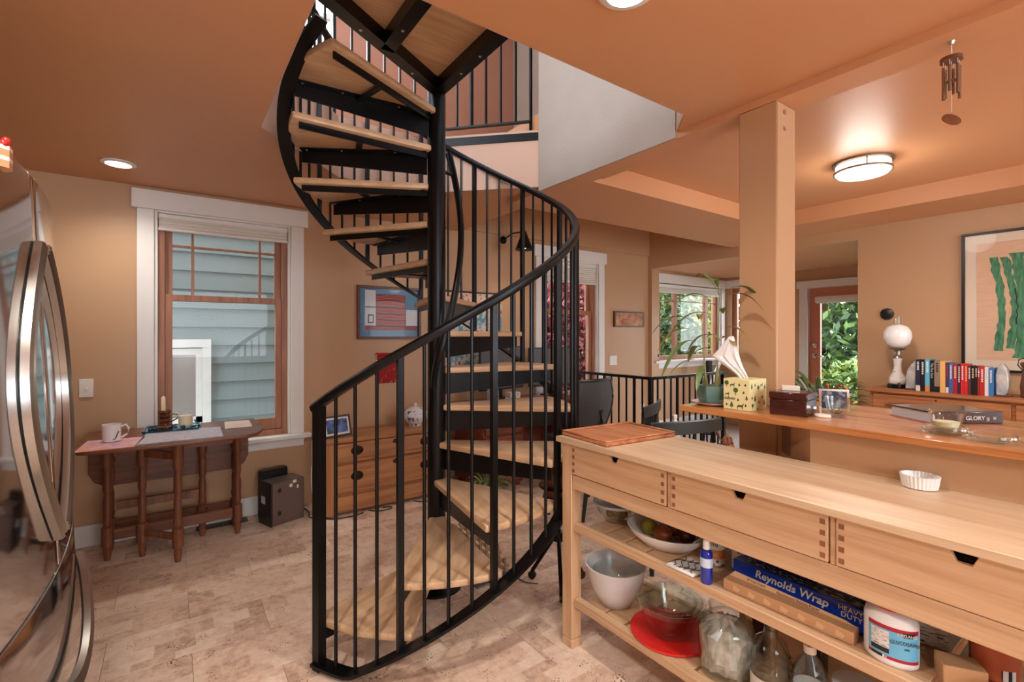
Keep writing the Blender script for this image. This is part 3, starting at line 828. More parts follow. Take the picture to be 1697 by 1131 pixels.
# magnet: slice of cake with berries
mg = thing('fridge_magnet', 'cake slice magnet with red berries stuck high on the fridge door', 'magnet', (-.272, 1.42, 1.70))
mx = fx(1.385, 1.705) + .003
mat('cake_cream', (236, 214, 196), .5); mat('cake_sponge', (196, 140, 100), .7); mat('berry_red', (190, 40, 36), .3)
for i, (m_, z) in enumerate((('cake_sponge', 1.705), ('cake_cream', 1.719), ('cake_sponge', 1.727), ('cake_cream', 1.741))):
    B().prism([(mx + .001, 1.35), (mx + .018, 1.367), (mx + .018, 1.393), (mx + .001, 1.41)], z, z + (.014 if i % 2 == 0 else .008)).out('cake_layer', m_, mg)
for k, (yy, zz) in enumerate(((1.365, 1.757), (1.378, 1.760), (1.39, 1.757), (1.40, 1.755), (1.384, 1.768))):
    B().ball((mx + .010, yy, zz - .004), .0075, 10, 6).out('berry', 'berry_red', mg)

# ================================================================== DROP-LEAF TABLE
TZ = .752
tb = thing('gateleg_table', 'dark oak gateleg table with one leaf raised under the window', 'table', (.04, 3.70, 0))
B().box(-.43, .50, 3.705, 4.022, TZ - .02, TZ).out('centre_panel', 'dark_oak', tb, bev=.003)
B().prism([(-.43, 3.70), (-.43, 3.45), (-.41, 3.39), (-.35, 3.355), (.37, 3.355), (.44, 3.40), (.50, 3.56), (.50, 3.70)], TZ - .02, TZ).out('raised_leaf', 'dark_oak', tb, bev=.003)
B().prism([(-.43, TZ - .022), (.46, TZ - .022), (.46, .49), (.43, .43), (.37, .40), (-.34, .40), (-.40, .43), (-.43, .49)], 4.006, 4.022, 'y').out('hanging_leaf', 'dark_oak', tb, bev=.003)
def tleg(x, y, h=.70, name='leg', par=tb):
    prof = [(0, 0), (.018, 0), (.026, .05), (.024, .085), (.036, .09), (.036, .20), (.022, .21), (.030, .24), (.024, .27), (.027, .36), (.019, .40), (.028, .43), (.026, .52), (.020, .55), (.034, .57), (.034, h), (0, h)]
    return B().lathe([(r * .82, z) for r, z in prof], (x, y, 0), 16).out(name, 'turned_oak', par)
for x, y in ((-.32, 3.80), (.37, 3.80), (-.32, 3.965), (.37, 3.965)): tleg(x, y)
for y in (3.80, 3.965):
    B().box(-.29, .34, y - .018, y + .018, .12, .185).out('stretcher', 'dark_oak', tb, bev=.003)
    B().box(-.29, .34, y - .014, y + .014, .63, .70).out('apron', 'dark_oak', tb)
g = tleg(-.15, 3.745, .70, 'gate_pivot'); tleg(.03, 3.53, .729, 'gate_leg')
for z, w in ((.15, .035), (.64, .045)):
    B().bar([(-.13, 3.725, z), (.012, 3.552, z)], .024, w).out('gate_rail', 'turned_oak', g)
g = tleg(.17, 3.89, .70, 'gate_pivot')
B().bar([(.15, 3.89, .30), (-.28, 3.89, .30)], .03, .05).out('gate_rail', 'turned_oak', g)

ch = thing('wooden_armchair', 'dark wooden armchair squeezed between the fridge and the drop leaf table', 'chair', (-.77, 3.78, 0))
B().box(-.98, -.555, 3.56, 4.0, .41, .45).out('seat', 'dark_oak', ch, bev=.008)
for x, y in ((-.585, 3.60), (-.585, 3.96), (-.95, 3.60), (-.95, 3.96)): tleg(x, y, .409, 'leg', ch)
for y in (3.595, 3.965):
    B().sweep([(-.60, y, .45), (-.575, y, .52), (-.555, y, .58), (-.575, y, .64), (-.60, y, .69)], [(-.018, -.016), (.018, -.016), (.018, .016), (-.018, .016)], up=(0, 1, 0)).out('arm_support', 'dark_oak', ch, bev=.004)
    B().bar([(-.96, y, .70), (-.56, y, .70)], .05, .025).out('arm', 'dark_oak', ch, bev=.006)
    B().bar([(-.96, y, .45), (-1.0, y, .95)], .035, .035, up=(1, 0, 0)).out('back_post', 'dark_oak', ch)
B().box(-1.01, -.975, 3.6, 3.96, .78, .95).out('backrest', 'dark_oak', ch, bev=.008)

# things on the table
m_ = thing('mug', 'white china mug with a black script initial on the table', 'mug', (-.285, 3.60, TZ + .003))
B().shell([(.036, 0), (.041, .004), (.045, .05), (.046, .1), (.042, .1), (.040, .05), (.034, .010)], (-.285, 3.60, TZ + .003), 28).out('body', 'white_china', m_)
B().tube([(-.285 + .043, 3.60, TZ + .085), (-.285 + .066, 3.602, TZ + .094), (-.285 + .08, 3.604, TZ + .07), (-.285 + .072, 3.603, TZ + .04), (-.285 + .042, 3.6, TZ + .02)], .0055).out('handle', 'white_china', m_)
text('J', .055, 'black_plastic', m_, frame((-.268, 3.5535, TZ + .03), (1, .25, 0), (.35, 0, 1)))
for nm, lab, pts, m2 in (('placemat', 'pink and orange paper sheet under the mug on the table', [(-.42, 3.37), (-.17, 3.365), (-.13, 3.66), (-.40, 3.70)], print_mat('pink_print', (226, 160, 140), (222, 190, 200), 9, c2=(196, 140, 190))),
                         ('newspaper', 'folded grey newspaper spread along the table under the glass tray', [(-.165, 3.42), (.255, 3.40), (.265, 3.76), (-.12, 3.86)], print_mat('news_print', (176, 172, 184), (206, 202, 208), 22, stretch=(1, 5, 1))),
                         ('envelope', 'pale pinkish envelope at the rounded end of the table', [(.285, 3.66), (.445, 3.65), (.455, 3.93), (.305, 3.95)], mat('env', (222, 200, 186), .6))):
    z0 = TZ + .0005
    tag(B().prism(pts, z0, z0 + .002).out(nm, m2), lab, 'paper')
tr = thing('glass_tray', 'turquoise glass tray holding candles by the window', 'tray', (0.0, 3.86, TZ + .003))
B().prism([(-.15, 3.76), (.14, 3.74), (.165, 3.95), (-.135, 3.98)], TZ + .003, TZ + .009).out('plate', 'blue_glass', tr)
for q in (((-.15, 3.76), (.14, 3.74)), ((.14, 3.74), (.165, 3.95)), ((.165, 3.95), (-.135, 3.98)), ((-.135, 3.98), (-.15, 3.76))):
    B().bar([(*q[0], TZ + .012), (*q[1], TZ + .012)], .008, .008).out('rim', 'blue_glass', tr)
cs = thing('candlestick', 'twisted bronze candle holder with a slim cream candle', 'candle', (-.04, 3.85, TZ + .009))
mat('bronze', (120, 76, 52), .35, .7, var=.3, vscale=60); mat('wax', (232, 216, 180), .5)
B().lathe([(0, 0), (.042, 0), (.044, .012), (.026, .022), (.022, .035), (.03, .05), (.022, .065), (.032, .08), (.024, .095), (.034, .108), (.03, .118), (0, .118)], (-.04, 3.85, TZ + .0095), 16, wav=5, wamp=.12).out('holder', 'bronze', cs)
B().tube([(-.01, 3.83, TZ + .05), (.03, 3.82, TZ + .075), (.032, 3.82, TZ + .1), (0.0, 3.83, TZ + .105)], .004).out('loop', 'bronze', cs)
B().lathe([(0, 0), (.013, 0), (.012, .085), (.004, .095), (0, .095)], (-.045, 3.85, TZ + .127), 12).out('candle', 'wax', cs)
pc = thing('pillar_candle', 'short cream pillar candle on a clear dish', 'candle', (.075, 3.86, TZ + .009))
B().lathe([(0, 0), (.05, 0), (.055, .01), (0, .012)], (.075, 3.86, TZ + .0095), 20).out('dish', 'clear_glass', pc)
B().lathe([(0, 0), (.039, 0), (.041, .03), (.040, .062), (.030, .058), (0, .055)], (.075, 3.86, TZ + .022), 22).out('wax_body', 'wax', pc)
mat('dark_stone', (38, 46, 58), .35)
for i, (x, y, r) in enumerate(((-.11, 3.80, .014), (-.095, 3.83, .016), (-.115, 3.85, .012), (-.082, 3.79, .013), (.02, 3.905, .012), (.06, 3.80, .015))):
    tag(B().ball((x, y, TZ + .0095 + r * .65), r, 9, 6, sz=.65).jitter(.0015).out('pebble', 'dark_stone'), 'dark polished pebble lying on the turquoise glass tray', 'stone', 'pebbles on the glass tray')
tag(B().tube([(.10, 3.80, TZ + .014), (.15, 3.79, TZ + .02), (.125, 3.88, TZ + .045)], .005, 6).out('hair_clip', 'dark_stone'), 'dark blue bent clip lying at the end of the glass tray', 'clip')

# wall switch, floor vent
t = thing('light_switch', 'cream toggle switch plate on the wall beside the fridge', 'switch', (-.451, 4.115, .968))
B().box(-.487, -.415, 4.112, 4.1195, .968, 1.086).out('plate', 'white_plastic', t, bev=.003)
B().box(-.456, -.446, 4.100, 4.112, 1.018, 1.038).out('toggle', 'white_plastic', t, bev=.002)
t = thing('floor_vent', 'dark slotted floor vent beside the computer tower', 'vent', (.30, 4.03, 0))
B().box(.14, .46, 3.995, 4.085, .0005, .003).out('frame', mat('vent_dark', (60, 52, 46), .4, .6), t)
for i in range(12): B().box(.155 + i * .025, .165 + i * .025, 4.005, 4.075, .003, .006).out('slat', 'black_steel', t)

# computer tower and black box
ct = thing('computer_tower', 'small dark computer tower with grey side panel standing by the baseboard', 'computer', (.578, 3.767, 0), math.radians(17.7))
def cb(name, x0, x1, y0, y1, z0, z1, m, p=ct, bev=.002): return B().box(x0, x1, y0, y1, z0, z1).out(name, m, p, bev=bev, local=True)
cb('case', .004, .245, .004, .17, 0, .305, mat('case_grey', (112, 100, 96), .35, .6))
cb('front_panel', -.008, .003, -.006, .175, 0, .312, mat('case_black', (40, 32, 34), .3, .2))
pq = cb('side_panel', .006, .243, -.003, .0035, .006, .302, 'case_grey')
for z in (.07, .235):
    v = cb('vent', .045, .068, -.0045, -.0032, z, z + .03, 'black_plastic', pq, 0)
cb('sticker', -.0095, -.0082, .075, .13, .15, .205, 'white_plastic')
for x, z, w in ((.13, .255, .022), (.155, .28, .028), (.185, .235, .014)): cb('sticker', x, x + w, -.0048, -.0035, z, z + .03 - w * .3, 'white_plastic')
bb = thing('black_bin', 'open black plastic bin behind the computer tower', 'bin', (.626, 4.012, 0), math.radians(17.7))
B().box(-.10, .10, -.03, .03, 0, .36).out('body', 'black_plastic', bb, bev=.006, local=True)
B().tube([(-.08, -.03, .355), (-.09, -.036, .34), (-.05, -.036, .33), (-.04, -.03, .35)], .008).out('strap', 'black_plastic', bb, local=True)
# cords
def cord(label, pts, m, r=.004, smooth=4):
    P = [Vector(p) for p in pts]; out = []
    for i in range(len(P) - 1):
        p0, p1, p2, p3 = P[max(i - 1, 0)], P[i], P[i + 1], P[min(i + 2, len(P) - 1)]
        for k in range(smooth):
            t = k / smooth
            out.append(.5 * ((2 * p1) + (p2 - p0) * t + (2 * p0 - 5 * p1 + 4 * p2 - p3) * t * t + (-p0 + 3 * p1 - 3 * p2 + p3) * t ** 3))
    out.append(P[-1])
    return tag(B().tube(out, r, 6).out('cord', m), label, 'cord')
cord('white knotted cord hanging down the side of the oak dresser', [(.895, 3.95, .55), (.89, 3.94, .46), (.895, 3.95, .38), (.885, 3.94, .30), (.885, 3.93, .2), (.893, 3.92, .1), (.9, 3.98, .006), (.87, 4.02, .006), (.84, 4.04, .006)], 'white_plastic')
cord('black power cable tangled on the floor beside the computer tower', [(.83, 3.98, .03), (.86, 3.9, .006), (.84, 3.8, .006), (.90, 3.74, .006), (.98, 3.66, .006), (1.1, 3.64, .006), (1.2, 3.66, .006)], 'black_plastic', .005)
cord('thin black cable looping out from under the oak dresser', [(1.25, 3.69, .006), (1.3, 3.63, .006), (1.4, 3.62, .006), (1.42, 3.66, .006), (1.36, 3.68, .006)], 'black_plastic')
cord('curled black cable at the right end of the oak dresser', [(1.62, 3.69, .006), (1.68, 3.62, .006), (1.78, 3.63, .006), (1.85, 3.68, .006)], 'black_plastic')

# ================================================================== DRESSER
ds = thing('oak_dresser', 'low honey oak dresser with dark oval pulls behind the staircase', 'dresser', (1.45, 3.9, 0))
B().box(.935, 1.965, 3.715, 4.095, .012, .555).out('carcass', 'honey_oak', ds, bev=.004)
B().box(.905, 1.99, 3.675, 4.10, .555, .582).out('top', 'honey_oak', ds, bev=.006)
for x in (.935, 1.90): B().box(x, x + .065, 3.703, 3.714, .012, .555).out('stile', wood('honey_oak_v', (194, 138, 90), (146, 94, 56), 'z', .4, .7), ds)
mat('old_bronze', (58, 42, 32), .35, .8)
for z0, z1, pulls in ((.395, .545, 1), (.165, .385, 1), (.025, .145, 0)):
    d = B().box(1.003, 1.897, 3.698, 3.714, z0, z1).out('drawer', 'honey_oak', ds, bev=.004)
    B().prism([(3.698, z0 + .002), (3.684, z0 + .010), (3.684, z0 + .026), (3.698, z0 + .036)], 1.006, 1.894, 'x').out('lip_moulding', 'honey_oak', d)
    if pulls:
        zc = (z0 + z1) / 2 + .012
        for x in (1.165, 1.735):
            q = B().lathe([(0, 0), (.036, 0), (.034, .003), (0, .004)], n=18, sx=1.35).move(Matrix.Translation((x, 3.698, zc)) @ Matrix.Rotation(PI / 2, 4, 'X')).out('pull_plate', 'old_bronze', d)
            B().tube([(x - .034, 3.694, zc + .004), (x - .03, 3.676, zc - .012), (x, 3.670, zc - .022), (x + .03, 3.676, zc - .012), (x + .034, 3.694, zc + .004)], .0045, 6).out('bail', 'old_bronze', q)
        B().lathe([(0, 0), (.018, 0), (.016, .003), (0, .003)], n=14, sx=1.2).move(Matrix.Translation((1.472, 3.698, z1 - .03)) @ Matrix.Rotation(PI / 2, 4, 'X')).out('escutcheon', 'old_bronze', d)
# photo frame (stands on the dresser, leaning back)
pf = thing('photo_frame', 'black framed photograph of blue mountains standing on the dresser', 'photo frame', (1.05, 3.80, .582), math.radians(14))
MT = Matrix.Rotation(math.radians(-14), 4, 'X')
print_mat('mountain_photo', (34, 66, 110), (110, 150, 220), 14, thr=.5, soft=.12, c2=(224, 232, 244), rough=.12)
for x0, x1, z0, z1 in ((-.115, .115, 0.002, .016), (-.115, .115, .15, .164), (-.115, -.101, .016, .15), (.101, .115, .016, .15)):
    B().box(x0, x1, -.008, .006, z0, z1).move(MT).out('frame_bar', 'black_plastic', pf, local=True)
B().box(-.101, .101, -.004, .002, .016, .15).move(MT).out('mat_board', 'white_plastic', pf, local=True)
B().box(-.086, .086, -.0055, -.0045, .031, .136).move(MT).out('photograph', 'mountain_photo', pf, local=True)
B().bar([(0, .03, .11), (0, .085, .003)], .03, .004).out('easel_leg', 'black_plastic', pf, local=True)
tu = thing('soup_tureen', 'white lidded tureen with blue flower print on the dresser', 'tureen', (1.735, 3.90, .582))
print_mat('blue_print_china', (66, 84, 128), (226, 228, 232), 34, thr=.42, soft=.04, rough=.15)
B().lathe([(0, 0), (.055, 0), (.05, .012), (.075, .03), (.098, .065), (.1, .1), (.092, .112), (0, .112)], (1.735, 3.90, .582), 28).out('bowl', 'blue_print_china', tu)
B().lathe([(0, .112), (.1, .113), (.098, .122), (.07, .15), (.03, .166), (.010, .170), (.014, .182), (.006, .196), (0, .197)], (1.735, 3.90, .582), 28).out('lid', 'blue_print_china', tu)
for s in (-1, 1):
    B().tube([(1.735 + s * .096, 3.9, .66), (1.735 + s * .125, 3.9, .672), (1.735 + s * .12, 3.9, .69), (1.735 + s * .094, 3.9, .684)], .006).out('handle', 'white_china', tu)

# ================================================================== WALL ART ON THE LEFT WALL
ar = thing('framed_textile', 'wood framed blue and red reverse appliqué panel hanging on the wall', 'framed art', (1.584, 4.10, 1.335))
ar['label'] = 'wood framed blue and red patterned panel hanging above the dresser'
def ab(name, x0, x1, y0, y1, z0, z1, m, p=None, bev=.001): return B().box(x0, x1, y0, y1, z0, z1).out(name, m, p or ar, bev=bev)
wood('frame_wood', (112, 72, 48), (76, 46, 30), 'x', .4, 1.0)
X0, X1, Z0, Z1 = 1.291, 1.876, 1.335, 1.80
for q in ((X0, X1, Z1 - .022, Z1), (X0, X1, Z0, Z0 + .022), (X0, X0 + .022, Z0 + .022, Z1 - .022), (X1 - .022, X1, Z0 + .022, Z1 - .022)):
    ab('frame_bar', q[0], q[1], 4.085, 4.119, q[2], q[3], 'frame_wood')
ab('mount', X0 + .022, X1 - .022, 4.108, 4.117, Z0 + .022, Z1 - .022, mat('mount_blue', (46, 104, 150), .3))
print_mat('mola_print', (168, 58, 44), (214, 150, 110), 5.5, 'ring', thr=.5, soft=.08, c2=(116, 52, 60))
ab('panel', 1.46, 1.73, 4.1055, 4.1078, 1.415, 1.73, 'mola_print')
mat('mola_red', (150, 62, 56), .5); mat('mola_white', (206, 214, 220), .4); mat('mola_teal', (56, 128, 158), .4)
ab('patch', 1.36, 1.455, 4.1055, 4.1078, 1.62, 1.765, 'mola_white'); ab('patch', 1.36, 1.455, 4.1055, 4.1078, 1.455, 1.61, 'mola_white')
ab('patch', 1.735, 1.845, 4.1055, 4.1078, 1.455, 1.6, 'mola_white'); ab('patch', 1.735, 1.845, 4.1055, 4.1078, 1.63, 1.765, 'mola_teal')
ab('patch', 1.36, 1.845, 4.1058, 4.1077, 1.415, 1.45, 'mola_red')
ab('patch', 1.385, 1.435, 4.1045, 4.1054, 1.475, 1.55, mat('mola_dark', (58, 52, 72), .5)); ab('patch', 1.393, 1.427, 4.1035, 4.1044, 1.485, 1.54, 'mola_white')
ab('glazing', X0 + .022, X1 - .022, 4.092, 4.094, Z0 + .022, Z1 - .022, 'art_glass', bev=0)
rt = thing('red_weaving', 'small red woven hanging edged with white beads above the dresser', 'textile', (1.56, 4.11, .93))
print_mat('red_weave', (150, 32, 34), (196, 92, 80), 45, thr=.62, soft=.04, rough=.9, stretch=(1, 1, .5))
B().box(1.47, 1.66, 4.108, 4.1185, .945, 1.205).out('cloth', 'red_weave', rt)
mat('bead_white', (232, 226, 214), .4)
for i in range(12):
    for x in (1.464, 1.666): B().ball((x, 4.112, .95 + i * .022), .006, 7, 5).out('bead', 'bead_white', rt)
for i in range(9): B().ball((1.475 + i * .0225, 4.112, .938), .006, 7, 5).out('bead', 'bead_white', rt)
B().tube([(1.455, 4.108, 1.207), (1.675, 4.108, 1.207)], .006).out('hanging_rod', 'berry_red', rt)
q = thing('floral_quilt', 'red and teal floral textile hanging on the wall behind the stair pole', 'textile', (2.456, 4.11, 1.06))
print_mat('quilt_field', (96, 146, 160), (214, 204, 190), 16, thr=.5, soft=.06, rough=.9, c2=(176, 70, 74))
print_mat('quilt_border', (196, 92, 84), (222, 196, 168), 30, 'vor', thr=.3, soft=.06, rough=.9)
B().box(2.19, 2.72, 4.110, 4.1185, 1.06, 1.64).out('field', 'quilt_field', q)
B().box(2.125, 2.787, 4.109, 4.1185, 1.642, 1.79).out('border', 'quilt_border', q)
B().box(2.125, 2.188, 4.110, 4.1185, 1.06, 1.641).out('border', 'quilt_border', q)
B().box(2.722, 2.787, 4.110, 4.1185, 1.06, 1.641).out('border', 'quilt_field', q)
B().tube([(2.10, 4.104, 1.795), (2.81, 4.104, 1.795)], .008).out('hanging_rod', 'black_plastic', q)
t = thing('carved_plaque', 'small carved wooden relief plaque hanging beside the nook window', 'wall art', (4.746, 4.11, 1.472))
print_mat('carved_relief', (142, 84, 54), (206, 148, 106), 12, thr=.5, soft=.18, rough=.5)
B().box(4.49, 5.0, 4.098, 4.108, 1.49, 1.65).out('relief', 'carved_relief', t)
b = B().ball((4.68, 4.098, 1.54), .07, 10, 6, sx=1.5, sy=.15, sz=.5).out('carved_figure', 'carved_relief', t)
for q_ in ((4.467, 5.026, 1.65, 1.669), (4.467, 5.026, 1.472, 1.49), (4.467, 4.49, 1.49, 1.65), (5.0, 5.026, 1.49, 1.65)):
    B().box(q_[0], q_[1], 4.092, 4.119, q_[2], q_[3]).out('frame_bar', 'frame_wood', t)
t = thing('double_switch', 'white double switch plate on the wall right of the desk window', 'switch', (4.462, 4.115, 1.0))
B().box(4.395, 4.53, 4.112, 4.1195, 1.0, 1.116).out('plate', 'white_plastic', t, bev=.003)
for x in (4.43, 4.495): B().box(x - .017, x + .017, 4.108, 4.112, 1.025, 1.09).out('rocker', 'white_plastic', t, bev=.001)
# ================================================================== ISLAND TABLE
isl = thing('kitchen_island', 'long beech island table with three drawers and two slatted shelves', 'island table', (1.63, .79, 0))
def ib(name, x0, x1, y0, y1, z0, z1, m='beech', p=None, bev=.002): return B().box(x0, x1, y0, y1, z0, z1).out(name, m, p or isl, bev=bev)
ib('top', 1.398, 1.842, -.065, 1.632, .896, .92, 'beech_top', bev=.003)
wood('beech_v', (212, 178, 142), (190, 150, 114), 'z', .42, .8)
for x in (1.42, 1.775):
    for y in (1.552, -.03):
        l = ib('leg', x, x + .06, y, y + .06, .036, .895, 'beech_v', bev=.003); ib('foot', x - .0008, x + .0608, y - .0008, y + .0608, 0, .035, 'beech_v', l, .002)
ib('front_rail', 1.424, 1.45, .031, 1.551, .70, .762); ib('back_rail', 1.80, 1.825, .031, 1.551, .70, .895)
ib('end_rail', 1.481, 1.774, 1.57, 1.595, .70, .895); ib('end_rail', 1.481, 1.774, -.015, .01, .70, .895)
for y in (1.044, .5335): ib('divider', 1.424, 1.80, y, y + .014, .763, .895)
print_dark = mat('notch_shade', (26, 18, 14), .9)  # shade inside the pull notches, painted near-black onto the drawer boxes
for y0, y1 in ((1.062, 1.549), (.5505, 1.041), (.033, .531)):
    c = (y0 + y1) / 2
    poly = [(y0, .766), (y1, .766), (y1, .8925), (c + .024, .8925), (c + .013, .866), (c - .013, .866), (c - .024, .8925), (y0, .8925)]
    d = B().prism(poly, 1.418, 1.434, 'x').out('drawer_front', 'beech', isl, bev=.0015)
    ib('drawer_box', 1.445, 1.79, y0 + .008, y1 - .008, .77, .875, 'notch_shade', d, 0)
    for s in (0, 1):
        for k in range(4):
            yy = y0 + .006 if s == 0 else y1 - .006 - .013
            z = .775 + k * .030
            ib('box_joint', 1.4172, 1.4185, yy, yy + .013, z, z + .014, 'beech_end', d, 0)
for zt in (.546, .216):
    sh = ib('shelf_rail', 1.432, 1.47, .031, 1.551, zt - .034, zt, 'beech', bev=.003)
    ib('shelf_rail', 1.785, 1.815, .031, 1.551, zt - .034, zt, 'beech')
    slat = None; y = .036
    while y < 1.5:
        if slat is None: slat = ib('slat', 1.471, 1.784, y, y + .092, zt - .018, zt - .001, 'beech', sh, .0015)
        else: share(slat, 'slat', sh, (1.6275, y + .046, zt - .018))
        y += .1055
# cutting board and ramekin
cbd = thing('cutting_board', 'reddish wooden cutting board on the end of the island', 'cutting board', (1.63, 1.47, .92))
MB = Matrix.Translation((1.630, 1.472, .9205)) @ Matrix.Rotation(math.radians(-4), 4, 'Z')
B().box(-.205, .205, -.145, .145, 0, .017).move(MB).out('board', 'cherry_board', cbd, bev=.004)
for q in ((-.205, .205, -.145, -.125), (-.205, .205, .125, .145), (-.205, -.19, -.1245, .1245), (.19, .205, -.1245, .1245)):
    B().box(q[0], q[1], q[2], q[3], .017, .0225).move(MB).out('rim', 'cherry_board', cbd, bev=.002)
rk = B().shell([(.036, 0), (.041, .002), (.046, .034), (.047, .038), (.043, .038), (.041, .034), (.036, .008)], (1.80, .455, .9205), 120, wav=30, wamp=.022).out('ramekin', 'white_china')
tag(rk, 'small white fluted ramekin standing alone on the island top', 'ramekin')

# ================================================================== UPPER SHELF OF THE ISLAND
Z1 = .5465
def jar_text(s, size, m, p, x, y, z, yaw=0.0, **k): return text(s, size, m, p, frame((x, y, z), (math.sin(yaw), -math.cos(yaw), 0), (0, 0, 1)), align='CENTER', **k)
t = thing('lidded_glass_bowl', 'glass bowl with a grey plastic lid on the upper island shelf', 'bowl', (1.62, 1.472, Z1))
C = (1.62, 1.472, Z1)
B().shell([(.045, 0), (.055, .004), (.085, .04), (.098, .078), (.095, .078), (.082, .042), (.052, .008)], C, 30).out('bowl', 'clear_glass', t)
mat('lid_plastic', (178, 184, 190), .3)
B().lathe([(0, .092), (.06, .092), (.07, .086), (.095, .088), (.104, .084), (.105, .074), (.1, .0785), (0, .08)], C, 32).out('lid', 'lid_plastic', t)
mat('nut_brown', (150, 118, 82), .6, var=.2)
for i in range(5):
    a = i * 1.3
    tag(B().ball((1.62 + .03 * math.cos(a), 1.472 + .03 * math.sin(a), Z1 + .031 + .012 * (i % 2)), .02, 9, 6).jitter(.0015).out('walnut', 'nut_brown'), 'brown walnut seen through the side of the lidded glass bowl', 'walnut', 'walnuts in the lidded bowl')
t = thing('wide_white_dish', 'wide shallow white dish holding onions on the upper island shelf', 'dish', (1.60, 1.192, Z1))
C = (1.60, 1.192, Z1); SX, SY = .88, 1.04
B().shell([(.09, 0), (.105, .004), (.145, .04), (.157, .062), (.152, .062), (.138, .04), (.095, .009)], C, 40, SX, SY).out('dish_body', 'white_china', t)
mat('onion_skin', (150, 78, 46), .28, var=.25, vscale=30, stretch=(1, 1, .3)); mat('lemon_green', (170, 158, 62), .5, var=.15, vscale=20); mat('onion_paper', (176, 122, 84), .5, var=.3, vscale=25); mat('date_dark', (86, 40, 26), .3, var=.3, vscale=30)
def onion(x, y, r, lab, m='onion_skin'):
    e = thing('onion', lab, 'onion', (x, y, Z1 + .012))
    B().lathe([(0, 0), (r * .5, r * .12), (r * .95, r * .6), (r, r), (r * .8, r * 1.5), (r * .35, r * 1.85), (r * .12, r * 2.0), (r * .1, r * 2.25), (0, r * 2.3)], (x, y, Z1 + .012), 18).out('bulb', m, e)
    for k in range(4):
        a = k * 1.57 + .4
        B().tube([(x + r * .05 * math.cos(a), y + r * .05 * math.sin(a), Z1 + .010 + r * 2.2), (x + r * .3 * math.cos(a), y + r * .3 * math.sin(a), Z1 + .010 + r * 2.5)], r * .05, 5).out('dry_tip', 'onion_paper', e)
onion(1.565, 1.185, .036, 'large glossy brown onion at the front of the white dish')
onion(1.635, 1.125, .033, 'dark brown onion with loose skin at the right of the white dish', 'date_dark')
onion(1.66, 1.20, .03, 'brown onion lying at the back of the white dish')
tag(B().ball((1.585, 1.265, Z1 + .046), .031, 16, 10, sz=1.0).out('green_lemon', 'lemon_green'), 'yellow green lemon in the white dish', 'lemon')
for i in range(9):
    x, y = 1.55 + RND.uniform(0, .1), 1.10 + RND.uniform(0, .2)
    b = B(); pts = [(x + RND.uniform(-.018, .018), y + RND.uniform(-.022, .022), Z1 + .012 + RND.uniform(0, .02)) for _ in range(4)]
    b.prism([(p[0], p[1]) for p in sorted(pts, key=lambda q: math.atan2(q[1] - y, q[0] - x))], Z1 + .0115 + i * .0008, Z1 + .013 + i * .0008)
    tag(b.out('onion_peel', 'onion_paper'), 'loose flake of brown onion skin lying in the white dish', 'onion peel', 'onion skins in the white dish')
# folded cloth, blue bottle, tins
cl = thing('folded_bag', 'folded white bag with black wavy lines at the front of the upper shelf', 'bag', (1.49, 1.0, Z1))
B().prism([(1.435, 1.075), (1.435, .965), (1.53, .955), (1.55, 1.05)], Z1, Z1 + .012).out('fold', mat('bag_white', (226, 224, 220), .6), cl, bev=.004)
for k in range(5):
    y = .975 + k * .02
    B().tube([(1.442 + .009 * i, y + .012 * math.sin(i * .9 + k), Z1 + .013) for i in range(11)], .0016, 5).out('wavy_line', 'black_plastic', cl)
bt = thing('blue_bottle', 'slim cobalt blue bottle with a white cap on the upper shelf', 'bottle', (1.452, .925, Z1))
C = (1.452, .925, Z1)
B().lathe([(0, 0), (.018, 0), (.0195, .004), (.0195, .098), (.016, .108), (.010, .112), (0, .112)], C, 22).out('body', mat('cobalt', (18, 40, 150), .12, coat=.5), bt)
B().lathe([(0, .112), (.0115, .112), (.0115, .14), (.009, .145), (0, .145)], C, 18).out('cap', 'white_plastic', bt)
B().ring([(.0198, .055), (.0202, .055), (.0202, .085), (.0198, .085)], C, 22).out('label', mat('label_blue', (190, 205, 226), .5), bt)
def tin(x, y, r, h, lab, bands, words, z=Z1, yaw=.35):
    t = thing('tin_can', lab, 'can', (x, y, z)); C = (x, y, z)
    B().lathe([(0, 0), (r, 0), (r, .004), (r * .985, .006), (r * .985, h - .006), (r, h - .004), (r, h), (r * .9, h), (r * .9, h - .003), (0, h - .003)], C, 26).out('can_body', 'chrome', t)
    for z0, z1, m in bands: B().ring([(r * .987, z0), (r * .998, z0), (r * .998, z1), (r * .987, z1)], C, 26).out('label', m, t)
    for s, size, zz, m in words:
        a = yaw; jar_text(s, size, m, t, x - (r + .0008) * math.cos(a), y - (r + .0008) * math.sin(a), z + zz, a * 0 - 0.0 + a)
    return t
mat('label_cream', (222, 214, 202), .5); mat('label_orange', (214, 130, 60), .5); mat('label_white', (224, 224, 226), .5); mat('label_brown', (120, 78, 50), .5); mat('label_black', (28, 26, 28), .4)
print_mat('bean_print', (110, 66, 44), (222, 214, 202), 60, 'vor', thr=.35, soft=.08)
tin(1.595, .985, .036, .112, 'bean tin with a cream and orange label standing behind the blue bottle', ((.008, .03, 'bean_print'), (.0302, .062, 'label_orange'), (.0622, .105, 'label_cream')), (('BEANS', .013, .042, 'label_cream'), ('wild', .024, .076, 'label_black')))
tin(1.63, .895, .039, .112, 'white tin with a small orange patch beside the bean tin', ((.008, .105, 'label_white'),), (('wild', .02, .07, 'label_black'), ('beans', .012, .03, 'label_orange')))
